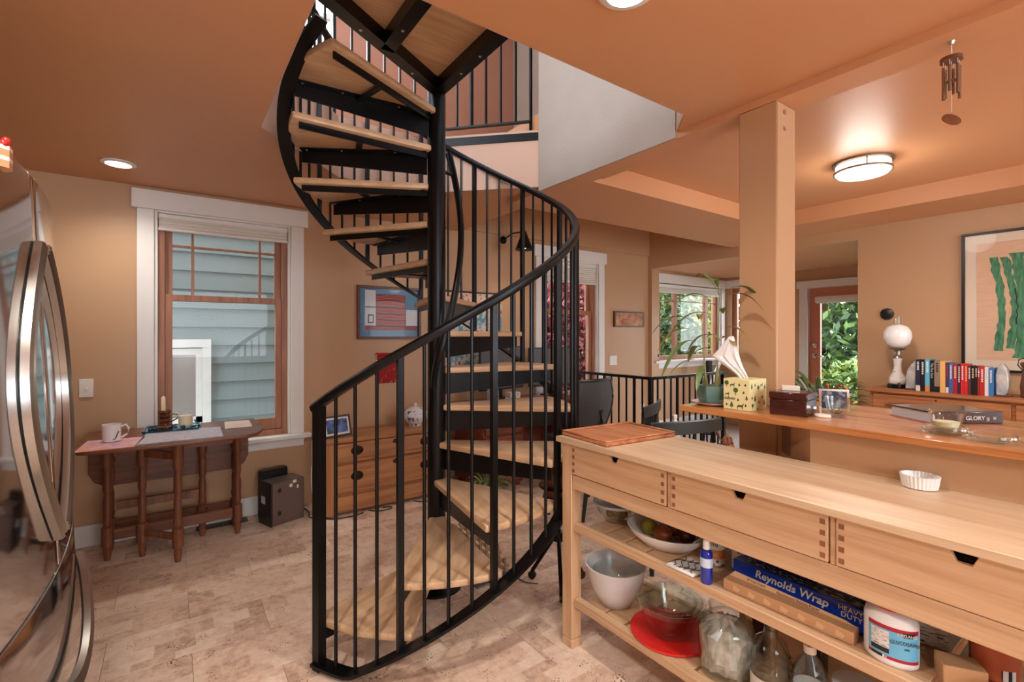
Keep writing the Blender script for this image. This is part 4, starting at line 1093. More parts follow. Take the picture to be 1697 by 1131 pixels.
# boxes of foil and baking paper
def lyingbox(name, lab, p, q, w, h, m, z=Z1):
    d = math.atan2(q[1] - p[1], q[0] - p[0]); L_ = math.hypot(q[0] - p[0], q[1] - p[1])
    t = thing(name, lab, 'box', ((p[0] + q[0]) / 2, (p[1] + q[1]) / 2, z), d)
    return t, L_
t, L_ = lyingbox('foil_box', 'long blue foil box lying behind the baking paper box', (1.575, .885), (1.565, .465), .05, .05, None)
mat('foil_blue', (22, 58, 168), .3, coat=.3)
B().box(-L_ / 2, L_ / 2, -.030, .030, 0, .070).out('carton', 'foil_blue', t, bev=.002, local=True)
def loctext(s, size, m, par, lx, ly, lz, rx=PI / 2, **k):
    return text(s, size, m, par, wm(par) @ frame((lx, ly, lz), (1, 0, 0), (0, math.cos(rx), math.sin(rx))), **k)
loctext('Reynolds Wrap', .034, 'white_plastic', t, -.135, -.0305, .040, shear=.2, bold=.0007)
loctext('HEAVY', .02, mat('foil_gold', (226, 206, 150), .4), t, .105, -.0305, .050); loctext('DUTY', .02, 'foil_gold', t, .112, -.0305, .033)
B().box(-L_ / 2 + .03, L_ / 2 - .02, -.014, .014, .0701, .0706).out('top_print', print_mat('foil_top', (20, 28, 60), (214, 214, 190), 60, thr=.56, stretch=(1, 4, 1)), t, local=True)
t, L_ = lyingbox('baking_paper_box', 'long brown kraft baking paper box at the front of the upper shelf', (1.485, .872), (1.492, .51), .05, .04, None)
mat('kraft', (196, 152, 110), .7, var=.05); mat('kraft_light', (214, 178, 138), .7)
B().box(-L_ / 2, L_ / 2, -.022, .022, 0, .034).out('carton', 'kraft', t, bev=.0015, local=True)
B().prism([(-L_ / 2 + .002, .0345), (L_ / 2 - .002, .0345), (L_ / 2 - .03, .042), (-.05, .050), (-L_ / 2 + .02, .054)], .012, .0135, 'y').out('lid_flap', 'kraft_light', t, local=True)
loctext('Parchment Baking Paper', .012, 'label_brown', t, -.03, .0115, .036); loctext('If You Care', .012, 'label_brown', t, -.12, .0115, .040)
for i in range(7):
    B().prism([(-.15 + i * .048, .009), (-.132 + i * .048, .007), (-.126 + i * .048, .018), (-.146 + i * .048, .025)], -.0226, -.0222, 'y').out('printed_leaf', 'kraft_light', t, local=True)
# cartons behind
def carton(name, lab, x, y, w, d, h, m, words, z=Z1, rz=.25):
    t = thing(name, lab, 'carton', (x, y, z), -PI / 2 + rz)
    B().box(-w / 2, w / 2, -d / 2, d / 2, 0, h).out('carton_body', m, t, bev=.002, local=True)
    for s, size, lx, lz, mm in words: loctext(s, size, mm, t, lx, -d / 2 - .0006, lz, align='CENTER')
    return t
carton('soymilk_carton', 'black soymilk carton on the upper island shelf', 1.645, .775, .095, .06, .145, 'label_black', (('SOYMILK', .017, 0, .105, 'label_white'), ('ORGANIC', .011, 0, .088, 'label_white'), ('o', .03, 0, .05, 'label_white')))
carton('maroon_carton', 'dark maroon carton between the soymilk and the pale milk carton', 1.665, .69, .04, .06, .148, mat('maroon', (70, 30, 32), .4), ())
carton('milk_carton', 'pale grey carton of plant milk on the upper island shelf', 1.655, .615, .09, .06, .148, 'label_white', (('milkadamia', .016, 0, .082, 'label_black'), ('R', .022, .03, .115, 'label_black'), ('UNSWEETENED', .008, 0, .055, 'label_black'), ('MACADAMIA MILK', .007, 0, .042, 'label_black')))
tag(B().box(1.70, 1.76, .84, .875, Z1, Z1 + .12).out('spice_box', 'label_brown', bev=.002), 'narrow brown box at the back of the shelf beside the white tin', 'box')
# supplement bottle
gb = thing('supplement_bottle', 'big white supplement bottle with red cap and blue label', 'bottle', (1.492, .435, Z1))
C = (1.492, .435, Z1)
B().lathe([(0, 0), (.05, 0), (.056, .006), (.057, .012), (.057, .105), (.052, .122), (.04, .132), (.033, .134), (0, .134)], C, 36, .72, 1.0).out('body', mat('bottle_white', (232, 234, 238), .3), gb)
B().lathe([(0, .134), (.033, .134), (.034, .137), (.034, .148), (.032, .151), (0, .151)], C, 28).out('cap', mat('cap_red', (196, 30, 40), .4), gb)
def wraplabel(r0, a0, a1, z0, z1, m, name, par, C, sx=.72, k=1.012, n=14):
    b = B(); L0 = []; 
    for z in (z0, z1):
        L0.append([b.bm.verts.new((C[0] + r0 * k * sx * math.cos(a0 + (a1 - a0) * i / n), C[1] + r0 * k * math.sin(a0 + (a1 - a0) * i / n), C[2] + z)) for i in range(n + 1)])
    for i in range(n): b.bm.faces.new((L0[0][i], L0[0][i + 1], L0[1][i + 1], L0[1][i]))
    return b.out(name, m, par)
RD = math.radians
wraplabel(.057, RD(140), RD(262), .018, .1, mat('label_red', (170, 24, 50), .4), 'label', gb, C)
wraplabel(.057, RD(141), RD(262), .026, .09, mat('label_sky', (104, 184, 226), .4), 'label_panel', gb, C, k=1.02)
wraplabel(.057, RD(149), RD(188), .044, .086, print_mat('fine_print', (60, 60, 66), (226, 228, 230), 60, thr=.42, stretch=(1, 1, 8)), 'fact_box', gb, C, k=1.028)
wraplabel(.057, RD(149), RD(188), .032, .0435, 'label_black', 'fact_box', gb, C, k=1.028)
wraplabel(.057, RD(150), RD(184), .019, .0255, print_mat('bar_code', (20, 20, 22), (236, 236, 236), 130, 'stripe', thr=.5, stretch=(.2, 1, .01)), 'bar_code', gb, C, k=1.034)
wraplabel(.057, RD(216), RD(245), .082, .094, 'label_black', 'brand_block', gb, C, k=1.03)
for s, size, zz, m in (('KIRKLAND', .010, .0845, 'white_plastic'), ('GLUCOSAMINE', .0125, .064, 'label_black'), ('with', .008, .052, 'label_black')):
    a = RD(224); r = .057 * 1.045
    jar_text(s, size, m, gb, C[0] + r * .72 * math.cos(a), C[1] + r * math.sin(a), C[2] + zz, RD(30), xs=.8)
# right end of the shelf
tag(B().box(1.63, 1.70, .475, .525, Z1, Z1 + .13).out('date_bag', print_mat('dates', (60, 26, 18), (140, 80, 54), 50, thr=.5, soft=.15, rough=.15), bev=.012, seg=2), 'clear bag of brown dates behind the supplement bottle', 'food bag')
carton('printed_carton', 'white carton covered with small black print behind the supplement bottle', 1.66, .40, .075, .05, .145, 'fine_print', ())
sj = thing('sauce_jar', 'round jar with an orange label and black lid at the shelf end', 'jar', (1.60, .265, Z1)); C = (1.60, .265, Z1)
B().lathe([(0, 0), (.042, 0), (.045, .006), (.045, .1), (.038, .112), (0, .112)], C, 26).out('glass_body', mat('sauce', (122, 66, 40), .2), sj)
B().lathe([(0, .112), (.041, .112), (.041, .128), (0, .128)], C, 26).out('lid', 'label_black', sj)
wraplabel(.045, RD(130), RD(290), .02, .095, mat('label_rust', (184, 92, 56), .45), 'label', sj, C, sx=1.0)
wraplabel(.045, RD(205), RD(240), .026, .05, 'bar_code', 'bar_code', sj, C, sx=1.0, k=1.02)
tag(B().prism([(1.475, .33), (1.52, .26), (1.57, .29), (1.53, .36)], Z1, Z1 + .05).out('small_kraft_box', 'kraft', bev=.002), 'small open kraft box lying in front of the orange labelled jar', 'box')
tag(B().prism([(1.455, .23), (1.47, .12), (1.52, .125), (1.51, .24)], Z1, Z1 + .045).out('kraft_packet', 'kraft_light', bev=.002), 'pale kraft packet at the far end of the upper shelf', 'packet')

# ================================================================== LOWER SHELF OF THE ISLAND
Z2 = .2165
tag(B().shell([(.055, 0), (.07, .006), (.105, .07), (.128, .16), (.131, .168), (.125, .168), (.1, .07), (.06, .012)], (1.565, 1.428, Z2), 40).out('deep_bowl', mat('bowl_grey', (206, 206, 208), .25, coat=.2)), 'tall plain white bowl on the lower island shelf', 'bowl')
tag(B().shell([(.05, 0), (.055, .003), (.085, .05), (.1, .085), (.098, .085), (.082, .05), (.05, .006)], (1.565, 1.428, Z2 + .055), 36).out('nested_glass_bowl', 'clear_glass'), 'clear glass bowl nested inside the tall white bowl', 'bowl')
rl = B().lathe([(0, 0), (.14, 0), (.15, .004), (.15, .012), (.14, .010), (.125, .006), (0, .006)], (1.575, 1.158, Z2), 44).out('round_cover', mat('lid_red', (214, 38, 34), .35))
tag(rl, 'big round red plastic cover lying under the glass mixing bowls', 'cover')
for i, (r, h, lab) in enumerate(((.130, .115, 'largest glass mixing bowl of the nest on the red lid'), (.118, .105, 'middle glass mixing bowl nested in the largest one'), (.098, .095, 'smallest glass mixing bowl at the centre of the nest'))):
    z = Z2 + .0125 + i * .0125
    tag(B().shell([(r * .55, 0), (r * .62, .004), (r * .88, h * .6), (r, h), (r * 1.03, h + .004), (r * .97, h + .002), (r * .85, h * .6), (r * .58, .009)], (1.575, 1.158, z), 40).out('mixing_bowl', 'clear_glass'), lab, 'bowl', 'nested glass mixing bowls')
bj = thing('glass_jar', 'large wide glass jar stuffed with a crumpled plastic bag', 'jar', (1.555, .915, Z2)); C = (1.555, .915, Z2)
B().shell([(.08, 0), (.088, .008), (.09, .02), (.09, .15), (.082, .172), (.058, .19), (.056, .215), (.06, .222), (.053, .222), (.051, .192), (.076, .17), (.086, .15), (.086, .02), (.078, .010)], C, 36).out('jar_body', 'clear_glass', bj)
b = B().lathe([(0, .012), (.076, .016), (.082, .06), (.082, .14), (.06, .165), (.03, .18), (0, .186)], C, 30)
b.jitter(.009, random.Random(3))
b.out('crumpled_bag', print_mat('bag_grey', (140, 132, 124), (206, 200, 192), 26, thr=.5, soft=.2, rough=.15), bj, smooth=0)
jg = thing('vinegar_jug', 'ribbed clear plastic jug with a white label on the lower shelf', 'jug', (1.545, .762, Z2)); C = (1.545, .762, Z2)
mat('label_paper', (214, 210, 204), .5)
B().shell([(.05, 0), (.056, .01), (.056, .09), (.053, .1), (.057, .11), (.053, .12), (.057, .13), (.053, .14), (.056, .15), (.045, .185), (.02, .207), (.018, .222), (.016, .222), (.018, .205), (.05, .15), (.053, .01)], C, 32, wav=16, wamp=.012).out('jug_body', 'clear_glass', jg)
wraplabel(.056, RD(120), RD(280), .012, .085, 'label_paper', 'label', jg, C, sx=1.0, k=1.03)
wraplabel(.056, RD(175), RD(225), .03, .055, mat('label_green', (52, 74, 62), .5), 'label_patch', jg, C, sx=1.0, k=1.045)
a = RD(200); jar_text('wild', .018, 'label_black', jg, C[0] + .059 * math.cos(a), C[1] + .059 * math.sin(a), C[2] + .062, RD(20)); jar_text('VINEGAR', .009, 'white_plastic', jg, C[0] + .0595 * math.cos(a), C[1] + .0595 * math.sin(a), C[2] + .038, RD(20))
wb_ = thing('water_bottle', 'clear plastic bottle with a white screw cap on the lower shelf', 'bottle', (1.565, .655, Z2)); C = (1.565, .655, Z2)
B().shell([(.046, 0), (.05, .01), (.05, .11), (.047, .14), (.03, .175), (.014, .195), (.013, .2), (.012, .2), (.045, .14), (.047, .01)], C, 28, wav=14, wamp=.01).out('bottle_body', 'clear_glass', wb_)
B().lathe([(0, .2), (.017, .2), (.017, .222), (0, .222)], C, 20).out('cap', 'white_plastic', wb_)
B().lathe([(0, .012), (.045, .014), (.045, .1), (0, .1)], C, 24).out('contents', mat('cloudy', (214, 222, 230), .3), wb_)
tb_ = thing('storage_tub', 'round frosted white storage tub at the back of the lower shelf', 'tub', (1.60, .545, Z2)); C = (1.60, .545, Z2)
B().lathe([(0, 0), (.05, 0), (.058, .14), (0, .14)], C, 28).out('tub_body', mat('frosted', (206, 212, 216), .4), tb_)
B().lathe([(0, .14), (.061, .14), (.061, .152), (.05, .155), (0, .154)], C, 28).out('lid', 'lid_plastic', tb_)
for i, (x, y, w, h, m, lab) in enumerate(((1.72, .70, .05, .17, 'label_black', 'tall black bottle shaped carton in the dark back of the lower shelf'), (1.72, .88, .045, .15, 'maroon', 'dark maroon box in the back of the lower shelf'), (1.66, .41, .06, .12, 'label_brown', 'brown box beside the frosted tub on the lower shelf'))):
    tag(B().box(x - w / 2, x + w / 2, y - w / 2, y + w / 2, Z2, Z2 + h).out('pantry_box', m, bev=.003), lab, 'box')
# ================================================================== BAR TOP AND WHAT STANDS ON IT
bar = thing('bar_top', 'thick fir plank bar top running round the post above the island', 'counter', (2.08, .3, 1.046))
for x0, x1, y0, y1 in ((1.78, 2.0585, -.7, 1.264), (2.0595, 2.223, -.7, .9865), (2.0595, 2.223, 1.157, 1.264), (2.224, 2.39, -.7, 1.264)):
    B().box(x0, x1, y0, y1, 1.0455, 1.07).out('plank', 'bar_fir', bar, bev=.0025)
ZB = 1.0705
pot = thing('potted_palm', 'young palm with long arching leaves in a teal glazed pot on the bar', 'plant', (1.905, 1.185, ZB))
def ngon(r, n, rot=0): return [(r * math.cos(rot + 2 * PI * i / n), r * math.sin(rot + 2 * PI * i / n)) for i in range(n)]
mat('teal_glaze', (84, 126, 122), .18, var=.1, vscale=8, coat=.5); mat('saucer_pink', (222, 204, 194), .3); mat('pot_soil', (92, 82, 76), .9, var=.4, vscale=60)
b = B(); lo = ngon(.058, 8, .2); hi = ngon(.074, 8, .2); C = (1.905, 1.185)
rings = [[b.bm.verts.new((C[0] + x * k, C[1] + y * k, ZB + z)) for x, y in ngon(1, 8, .2)] for k, z in ((.056, .012), (.066, .03), (.071, .07), (.072, .083), (.064, .083), (.06, .06))]
for A, Q in zip(rings, rings[1:]):
    for i in range(8): b.bm.faces.new((A[i], A[(i + 1) % 8], Q[(i + 1) % 8], Q[i]))
b.bm.faces.new(rings[0][::-1]); b.bm.faces.new(rings[-1])
b.out('pot', 'teal_glaze', pot, bev=.003, seg=2)
B().shell([(.05, 0), (.06, .001), (.082, .010), (.086, .014), (.080, .013), (.055, .006)], (*C, ZB), 32).out('saucer', 'saucer_pink', pot)
B().lathe([(0, .0), (.058, 0), (.052, .012), (0, .016)], (*C, ZB + .0605), 16).jitter(.002).out('soil', 'pot_soil', pot)
mat('leaf_green', (96, 118, 62), .4, var=.2, vscale=12); mat('leaf_brown', (140, 118, 66), .5, var=.2, vscale=12); mat('stem_green', (134, 138, 88), .5)
rr = random.Random(5)
FR = [  # (stem, height fraction, heading deg, length, lift, width)
    (0, .95, 150, .26, .55, .011), (0, .85, 100, .24, .35, .012), (0, .70, 170, .27, .15, .012), (0, .60, 60, .17, .3, .012), (0, .45, 130, .18, -.1, .011), (0, .98, 40, .15, .9, .011), (0, .75, 260, .10, .7, .010), (0, .35, 200, .16, -.2, .010),
    (1, 1.0, 330, .22, .5, .013), (1, .95, 290, .20, .35, .014), (1, .9, 120, .22, .6, .012), (1, .8, 20, .10, .7, .012), (1, .75, 150, .26, .3, .012), (1, .62, 285, .15, .3, .015), (1, .55, 100, .16, .2, .012), (1, 1.0, 70, .18, 1.2, .011), (1, 1.0, 200, .16, .9, .011), (1, .5, 250, .12, .5, .013), (1, .42, 120, .15, 0, .012)]
STM = []
for sx_, sy_, hh in ((-.014, .022, .27), (.014, -.012, .40)):
    p0 = Vector((C[0] + sx_, C[1] + sy_, ZB + .07)); p1 = p0 + Vector((sx_ * .5, sy_ * .6, hh)); STM.append((p0, p1))
    B().tube([p0, p0.lerp(p1, .12), p0.lerp(p1, .22), p0.lerp(p1, .6), p1], .0042, 7, twist=lambda i: (2.6, 2.2, 1.0, .8, .4)[i]).out('stem', 'stem_green', pot)
for n_, (si, f, hd, L_, lift, W_) in enumerate(FR):
    p0, p1 = STM[si]; base = p0.lerp(p1, f); a = math.radians(hd); d = Vector((math.cos(a), math.sin(a), 0)); sd = Vector((-d.y, d.x, 0))
    b = B(); rows = []
    for i in range(11):
        u = i / 10; p = base + d * (L_ * u * (1 - .12 * u)) + Vector((0, 0, L_ * (lift * u + .35 * u - (.75 + .25 * (lift > 0)) * u * u)))
        w = W_ * max(0, math.sin(PI * max(0, (u - .22) / .78))) ** .7 * 1.15 + .0013
        rows.append([b.bm.verts.new(p - sd * w + Vector((0, 0, w * .35))), b.bm.verts.new(p), b.bm.verts.new(p + sd * w + Vector((0, 0, w * .35)))])
    for A, Q in zip(rows, rows[1:]):
        for i in (0, 1): b.bm.faces.new((A[i], A[i + 1], Q[i + 1], Q[i]))
    b.out('leaf', 'leaf_brown' if n_ % 4 == 1 else 'leaf_green', pot)
# tissue box
tx = thing('tissue_box', 'cream tissue box printed with green forest animals and trees', 'tissue box', (1.905, 1.042, ZB))
mat('tissue_card', (226, 218, 164), .5); mat('print_green', (62, 104, 46), .5); mat('print_dark', (54, 66, 40), .5); mat('tissue', (230, 230, 232), .7)
B().box(1.842, 1.968, .987, 1.097, ZB, ZB + .124).out('carton', 'tissue_card', tx, bev=.001)
def motif(y, z, kind, s=1.0, side='w'):
    """flat print on the box side"""
    def pr(pts, m):
        if side == 'w': B().prism([(y - a * s, z + c * s) for a, c in pts], 1.8412, 1.8419, 'x').out('printed_motif', m, tx)
        else: B().prism([(y + a * s, z + c * s) for a, c in pts], .9862, .9869, 'y').out('printed_motif', m, tx)
    if kind == 'round':
        pr([(.009 * math.cos(i * PI / 6), .012 + .009 * math.sin(i * PI / 6)) for i in range(12)], 'print_green'); pr([(-.001, -.006), (.001, -.006), (.001, .004), (-.001, .004)], 'print_dark')
    elif kind == 'fir': pr([(-.009, 0), (-.001, 0), (-.001, -.005), (.001, -.005), (.001, 0), (.009, 0), (.004, .008), (.006, .008), (0, .022), (-.006, .008), (-.004, .008)], 'print_green')
    elif kind == 'deer': pr([(-.012, -.008), (-.010, -.008), (-.009, 0), (.005, 0), (.006, -.008), (.008, -.008), (.009, .003), (.012, .010), (.013, .014), (.010, .012), (.006, .006), (-.009, .006), (-.012, .002)], 'print_dark')
    else: pr([(-.004, -.003), (.004, -.003), (.003, .002), (0, .008), (-.003, .002)], 'print_dark')
rr = random.Random(9)
for y, z, k, s in ((1.083, .095, 'round', 1), (1.058, .098, 'deer', .8), (1.03, .1, 'small', 1), (1.005, .1, 'small', 1), (1.08, .06, 'deer', .7), (1.045, .066, 'round', 1.1), (1.012, .07, 'small', 1), (1.083, .018, 'small', 1), (1.062, .012, 'fir', 1), (1.025, .014, 'deer', 1.1), (1.035, .04, 'small', 1), (1.0, .045, 'fir', .7), (1.004, .02, 'small', 1)):
    motif(y, ZB + z, k, s)
for x, z, k, s in ((1.855, .09, 'fir', .9), (1.88, .1, 'small', 1), (1.905, .08, 'round', .9), (1.93, .098, 'deer', .7), (1.955, .085, 'fir', .8), (1.858, .05, 'small', 1), (1.88, .04, 'fir', 1), (1.91, .03, 'small', 1), (1.935, .05, 'small', 1), (1.95, .02, 'fir', .9), (1.862, .012, 'round', .8), (1.90, .005, 'small', 1)):
    motif(x, ZB + z, k, s, 's')
text('caboo', .019, 'label_black', tx, FACE_W(1.8408, 1.093, ZB + .040))
# the pulled tissue: crumpled cone fanning up
b = B(); rows = []
# a sail of paper: narrow at the slot, one corner pulled towards the palm, the other up
edge_l = [(1.058, .118), (1.076, .140), (1.108, .165), (1.145, .190), (1.168, .210), (1.142, .236), (1.114, .266), (1.090, .294)]
edge_r = [(1.020, .118), (1.030, .140), (1.045, .165), (1.056, .190), (1.064, .215), (1.072, .242), (1.080, .270), (1.087, .295)]
for i in range(8):
    row = []
    for k in range(9):
        v = k / 8; y_ = edge_l[i][0] * (1 - v) + edge_r[i][0] * v; z_ = edge_l[i][1] * (1 - v) + edge_r[i][1] * v
        row.append(b.bm.verts.new((1.90 - .03 * (1 - v) * min(1, i / 4) + .007 * math.sin(k * 2.3 + i * .35) * (1 - i / 9), y_, ZB + z_)))
    rows.append(row)
for A, Q in zip(rows, rows[1:]):
    for k in range(8): b.bm.faces.new((A[k], A[k + 1], Q[k + 1], Q[k]))
b.out('pulled_tissue', 'tissue', tx, smooth=20)
# wooden box, card, disc, tumbler, candle stub
wbx = thing('wooden_keepsake_box', 'glossy dark mahogany box on the bar beside the tissue box', 'box', (1.93, .868, ZB))
MB = Matrix.Translation((1.93, .868, ZB)) @ Matrix.Rotation(math.radians(8), 4, 'Z')
B().box(-.06, .06, -.063, .063, 0, .058).move(MB).out('box_body', 'mahogany', wbx, bev=.002); B().box(-.062, .062, -.065, .065, .0585, .086).move(MB).out('box_lid', 'mahogany', wbx, bev=.003)
tag(B().box(-.02, .02, -.03, .03, 0, .017).move(Matrix.Translation((1.95, .885, ZB + .0865)) @ Matrix.Rotation(.5, 4, 'Z')).out('small_card_box', 'label_cream', bev=.001), 'small cream box lying on the mahogany box lid', 'box')
tag(B().lathe([(0, 0), (.026, 0), (.028, .004), (.026, .009), (0, .010)], (1.945, .772, ZB), 24).out('white_disc', mat('soap', (232, 222, 208), .4)), 'small white round disc lying in front of the tumbler', 'disc')
gt = thing('glass_tumbler', 'flared glass tumbler with brown pebbles inside', 'tumbler', (1.99, .742, ZB)); C = (1.99, .742, ZB)
B().shell([(.024, 0), (.027, .003), (.034, .04), (.04, .072), (.038, .072), (.032, .04), (.023, .007)], C, 28).out('glass_body', 'clear_glass', gt)
for i in range(7):
    a = i * 2.2; B().ball((C[0] + .014 * math.cos(a), C[1] + .014 * math.sin(a), ZB + .016 + .004 * (i % 3)), .008, 7, 5).jitter(.001).out('pebble', 'nut_brown', gt)
tag(B().lathe([(0, 0), (.006, 0), (.006, .03), (0, .03)], (1.992, .800, ZB), 12).out('lip_balm', 'white_plastic'), 'short white lip balm stick beside the mahogany box', 'stick')
pf2 = thing('bead_photo_frame', 'small silver picture frame edged with coloured glass beads on the bar', 'photo frame', (2.11, .795, ZB), math.radians(-62))
MT = Matrix.Rotation(math.radians(-12), 4, 'X')
for q in ((-.05, .05, 0.004, .012), (-.05, .05, .08, .088), (-.05, -.042, .012, .08), (.042, .05, .012, .08)): B().box(q[0], q[1], -.004, .004, q[2], q[3]).move(MT).out('frame_bar', 'chrome', pf2, local=True)
B().box(-.042, .042, -.002, .001, .012, .08).move(MT).out('picture', print_mat('sea_picture', (40, 56, 84), (190, 200, 206), 30, thr=.55, soft=.1, rough=.1), pf2, local=True)
beads = [(190, 60, 40), (40, 120, 130), (30, 60, 120), (200, 110, 60), (130, 40, 40), (60, 110, 80)]
for i in range(11):
    a = RD(-10 + i * 20); x, z = .062 * math.cos(a), .055 + .052 * math.sin(a)
    m = 'bead_%d' % (i % 6)
    if m not in MATS: mat(m, beads[i % 6], .1, coat=.6)
    B().tube([(x * .8, 0, .05 + (z - .05) * .8), (x, 0, z)], .0012, 5).move(MT).out('wire', 'chrome', pf2, local=True)
    B().ball((x, 0, z), .0065, 9, 6).move(MT).out('bead', m, pf2, local=True)
B().bar([(0, .02, .06), (0, .05, .0025)], .02, .003).out('easel_leg', 'chrome', pf2, local=True)
# big book
bk = thing('hardback_book', 'large dark hardback book with GLORY on its spine lying on the bar', 'book', (2.25, .49, ZB), math.radians(-35))
bk.location = (2.245, .50, ZB)
mat('pages', (200, 208, 220), .6, var=.06, vscale=50, stretch=(1, 1, 30)); mat('cover_dark', (58, 44, 46), .25, coat=.3); mat('cover_pink', (196, 150, 150), .4)
B().box(-.118, .118, -.08, .085, .004, .036).out('page_block', 'pages', bk, local=True)
B().box(-.122, .122, -.086, .09, .036, .040).out('front_cover', 'cover_dark', bk, local=True); B().box(-.122, .122, -.086, .09, 0, .004).out('back_cover', 'cover_pink', bk, local=True)
B().box(-.122, .122, -.090, -.0805, .0, .040).out('spine', 'cover_dark', bk, local=True, bev=.003)
loctext('GLORY', .02, 'label_cream', bk, -.008, -.0905, .012); loctext('|||', .014, 'label_cream', bk, .062, -.0905, .012); loctext('III', .014, 'label_cream', bk, .085, -.0905, .013)
def saucered(x, y, lab, cup=True):
    t = thing('glass_candle_holder' if cup else 'glass_coaster_dish', lab, 'candle holder' if cup else 'dish', (x, y, ZB)); C = (x, y, ZB)
    B().shell([(.05, 0), (.062, .003), (.064, .008), (.054, .014), (.052, .02), (.044, .02), (.046, .012), (.04, .006)], C, 36, wav=18, wamp=.015).out('scalloped_base', 'clear_glass', t)
    if cup:
        B().shell([(.03, .014), (.034, .016), (.042, .062), (.047, .068), (.043, .066), (.036, .05), (.03, .02)], C, 32).out('cup', 'clear_glass', t)
        B().lathe([(0, .021), (.029, .021), (.033, .036), (0, .038)], C, 24).out('wax_fill', 'wax', t)
saucered(1.93, .425, 'clear glass cup of white wax on a scalloped glass base')
saucered(1.885, .315, 'empty scalloped round glass dish beside the candle cup', False)
sh_ = thing('shell_bead', 'striped white shell bead near the end of the bar', 'shell', (1.96, .245, ZB))
B().lathe([(0, 0), (.007, .002), (.009, .02), (.008, .05), (.005, .058), (0, .06)], n=12).move(Matrix.Translation((1.955, .265, ZB + .0095)) @ Matrix.Rotation(PI / 2, 4, 'X')).out('shell_body', 'bead_white', sh_)
for i in range(4): B().ring([(.0088, 0), (.0094, 0), (.0094, .003), (.0088, .003)], n=12).move(Matrix.Translation((1.955, .25 - i * .009, ZB + .0095)) @ Matrix.Rotation(PI / 2, 4, 'X')).out('stripe', 'label_black', sh_)

# ================================================================== WIND CHIME
wc = thing('wind_chime', 'small metal wind chime with a wooden disc hanging from the dining soffit', 'wind chime', (2.112, .457, 2.355))
cxh, cyh = 2.13, .455
B().lathe([(0, 0), (.010, 0), (.006, -.010), (0, -.012)], (cxh, cyh, ZS), 10).out('hook', 'bolt_metal', wc)
B().tube([(cxh, cyh, ZS - .01), (cxh - .008, cyh, ZS - .055)], .0012, 5).out('string', 'label_cream', wc); B().tube([(cxh, cyh, ZS - .01), (cxh + .008, cyh, ZS - .055)], .0012, 5).out('string', 'label_cream', wc)
B().lathe([(0, 0), (.03, 0), (.03, -.012), (0, -.012)], (cxh, cyh, ZS - .055), 24).out('top_disc', 'turned_oak', wc)
mat('chime_tube', (150, 132, 116), .25, .9)
for i in range(6):
    a = i * PI / 3; x, y = cxh + .021 * math.cos(a), cyh + .021 * math.sin(a); L_ = .085 + .012 * (i % 3)
    tb2 = B().lathe([(0, 0), (.0045, 0), (.0045, -L_), (0, -L_)], (x, y, ZS - .085), 10).out('chime_tube', 'chime_tube', wc)
    B().tube([(x, y, ZS - .067), (x, y, ZS - .086)], .001, 4).out('thread', 'label_cream', tb2)
B().lathe([(0, 0), (.012, 0), (.012, -.006), (0, -.006)], (cxh, cyh, ZS - .13), 14).out('striker', 'turned_oak', wc)
B().tube([(cxh, cyh, ZS - .067), (cxh, cyh, ZS - .236)], .0012, 5).out('string', 'label_cream', wc)
B().lathe([(0, -.002), (.03, -.002), (.03, .002), (0, .002)], n=26, sx=1.0, sy=.85).move(Matrix.Translation((cxh, cyh, ZS - .262)) @ Matrix.Rotation(RD(-35), 4, 'Z') @ Matrix.Rotation(RD(62), 4, 'X')).out('wind_sail', 'turned_oak', wc)

# ================================================================== SIDEBOARD WALL
sb = thing('pine_sideboard', 'old pine sideboard with carved pulls under the framed print', 'sideboard', (4.93, .55, 0))
def sbx(name, x0, x1, y0, y1, z0, z1, m='old_pine', p=None, bev=.003): return B().box(x0, x1, y0, y1, z0, z1).out(name, m, p or sb, bev=bev)
sbx('carcass', 4.735, 5.128, -.5, 1.52, .06, .905); sbx('top', 4.70, 5.13, -.53, 1.545, .905, .93, bev=.005); sbx('plinth', 4.76, 5.12, -.48, 1.5, 0, .06)
for y0, y1 in ((.70, 1.495), (-.12, .675)):
    d = sbx('drawer', 4.718, 4.7345, y0, y1, .70, .892)
    for f in (.2, .8):
        yc = y0 + (y1 - y0) * f
        pl = B().ball((4.708, yc, .812), .03, 10, 6, sx=.25, sy=2.0, sz=.5).jitter(.002).out('carved_pull', 'dark_oak', d)
        B().ball((4.704, yc - .05, .822), .02, 8, 5, sx=.25, sy=1.6, sz=.4).out('carved_leaf', 'dark_oak', pl); B().ball((4.704, yc + .05, .806), .02, 8, 5, sx=.25, sy=1.6, sz=.4).out('carved_leaf', 'dark_oak', pl)
    B().lathe([(0, 0), (.007, 0), (.006, .002), (0, .002)], n=10).move(Matrix.Translation((4.718, (y0 + y1) / 2, .872)) @ Matrix.Rotation(-PI / 2, 4, 'Y')).out('keyhole', 'label_black', d)
    dd = sbx('cupboard_door', 4.718, 4.7345, y0, y1, .08, .685)
    sbx('door_panel', 4.712, 4.7175, y0 + .08, y1 - .08, .15, .61, 'old_pine', dd)
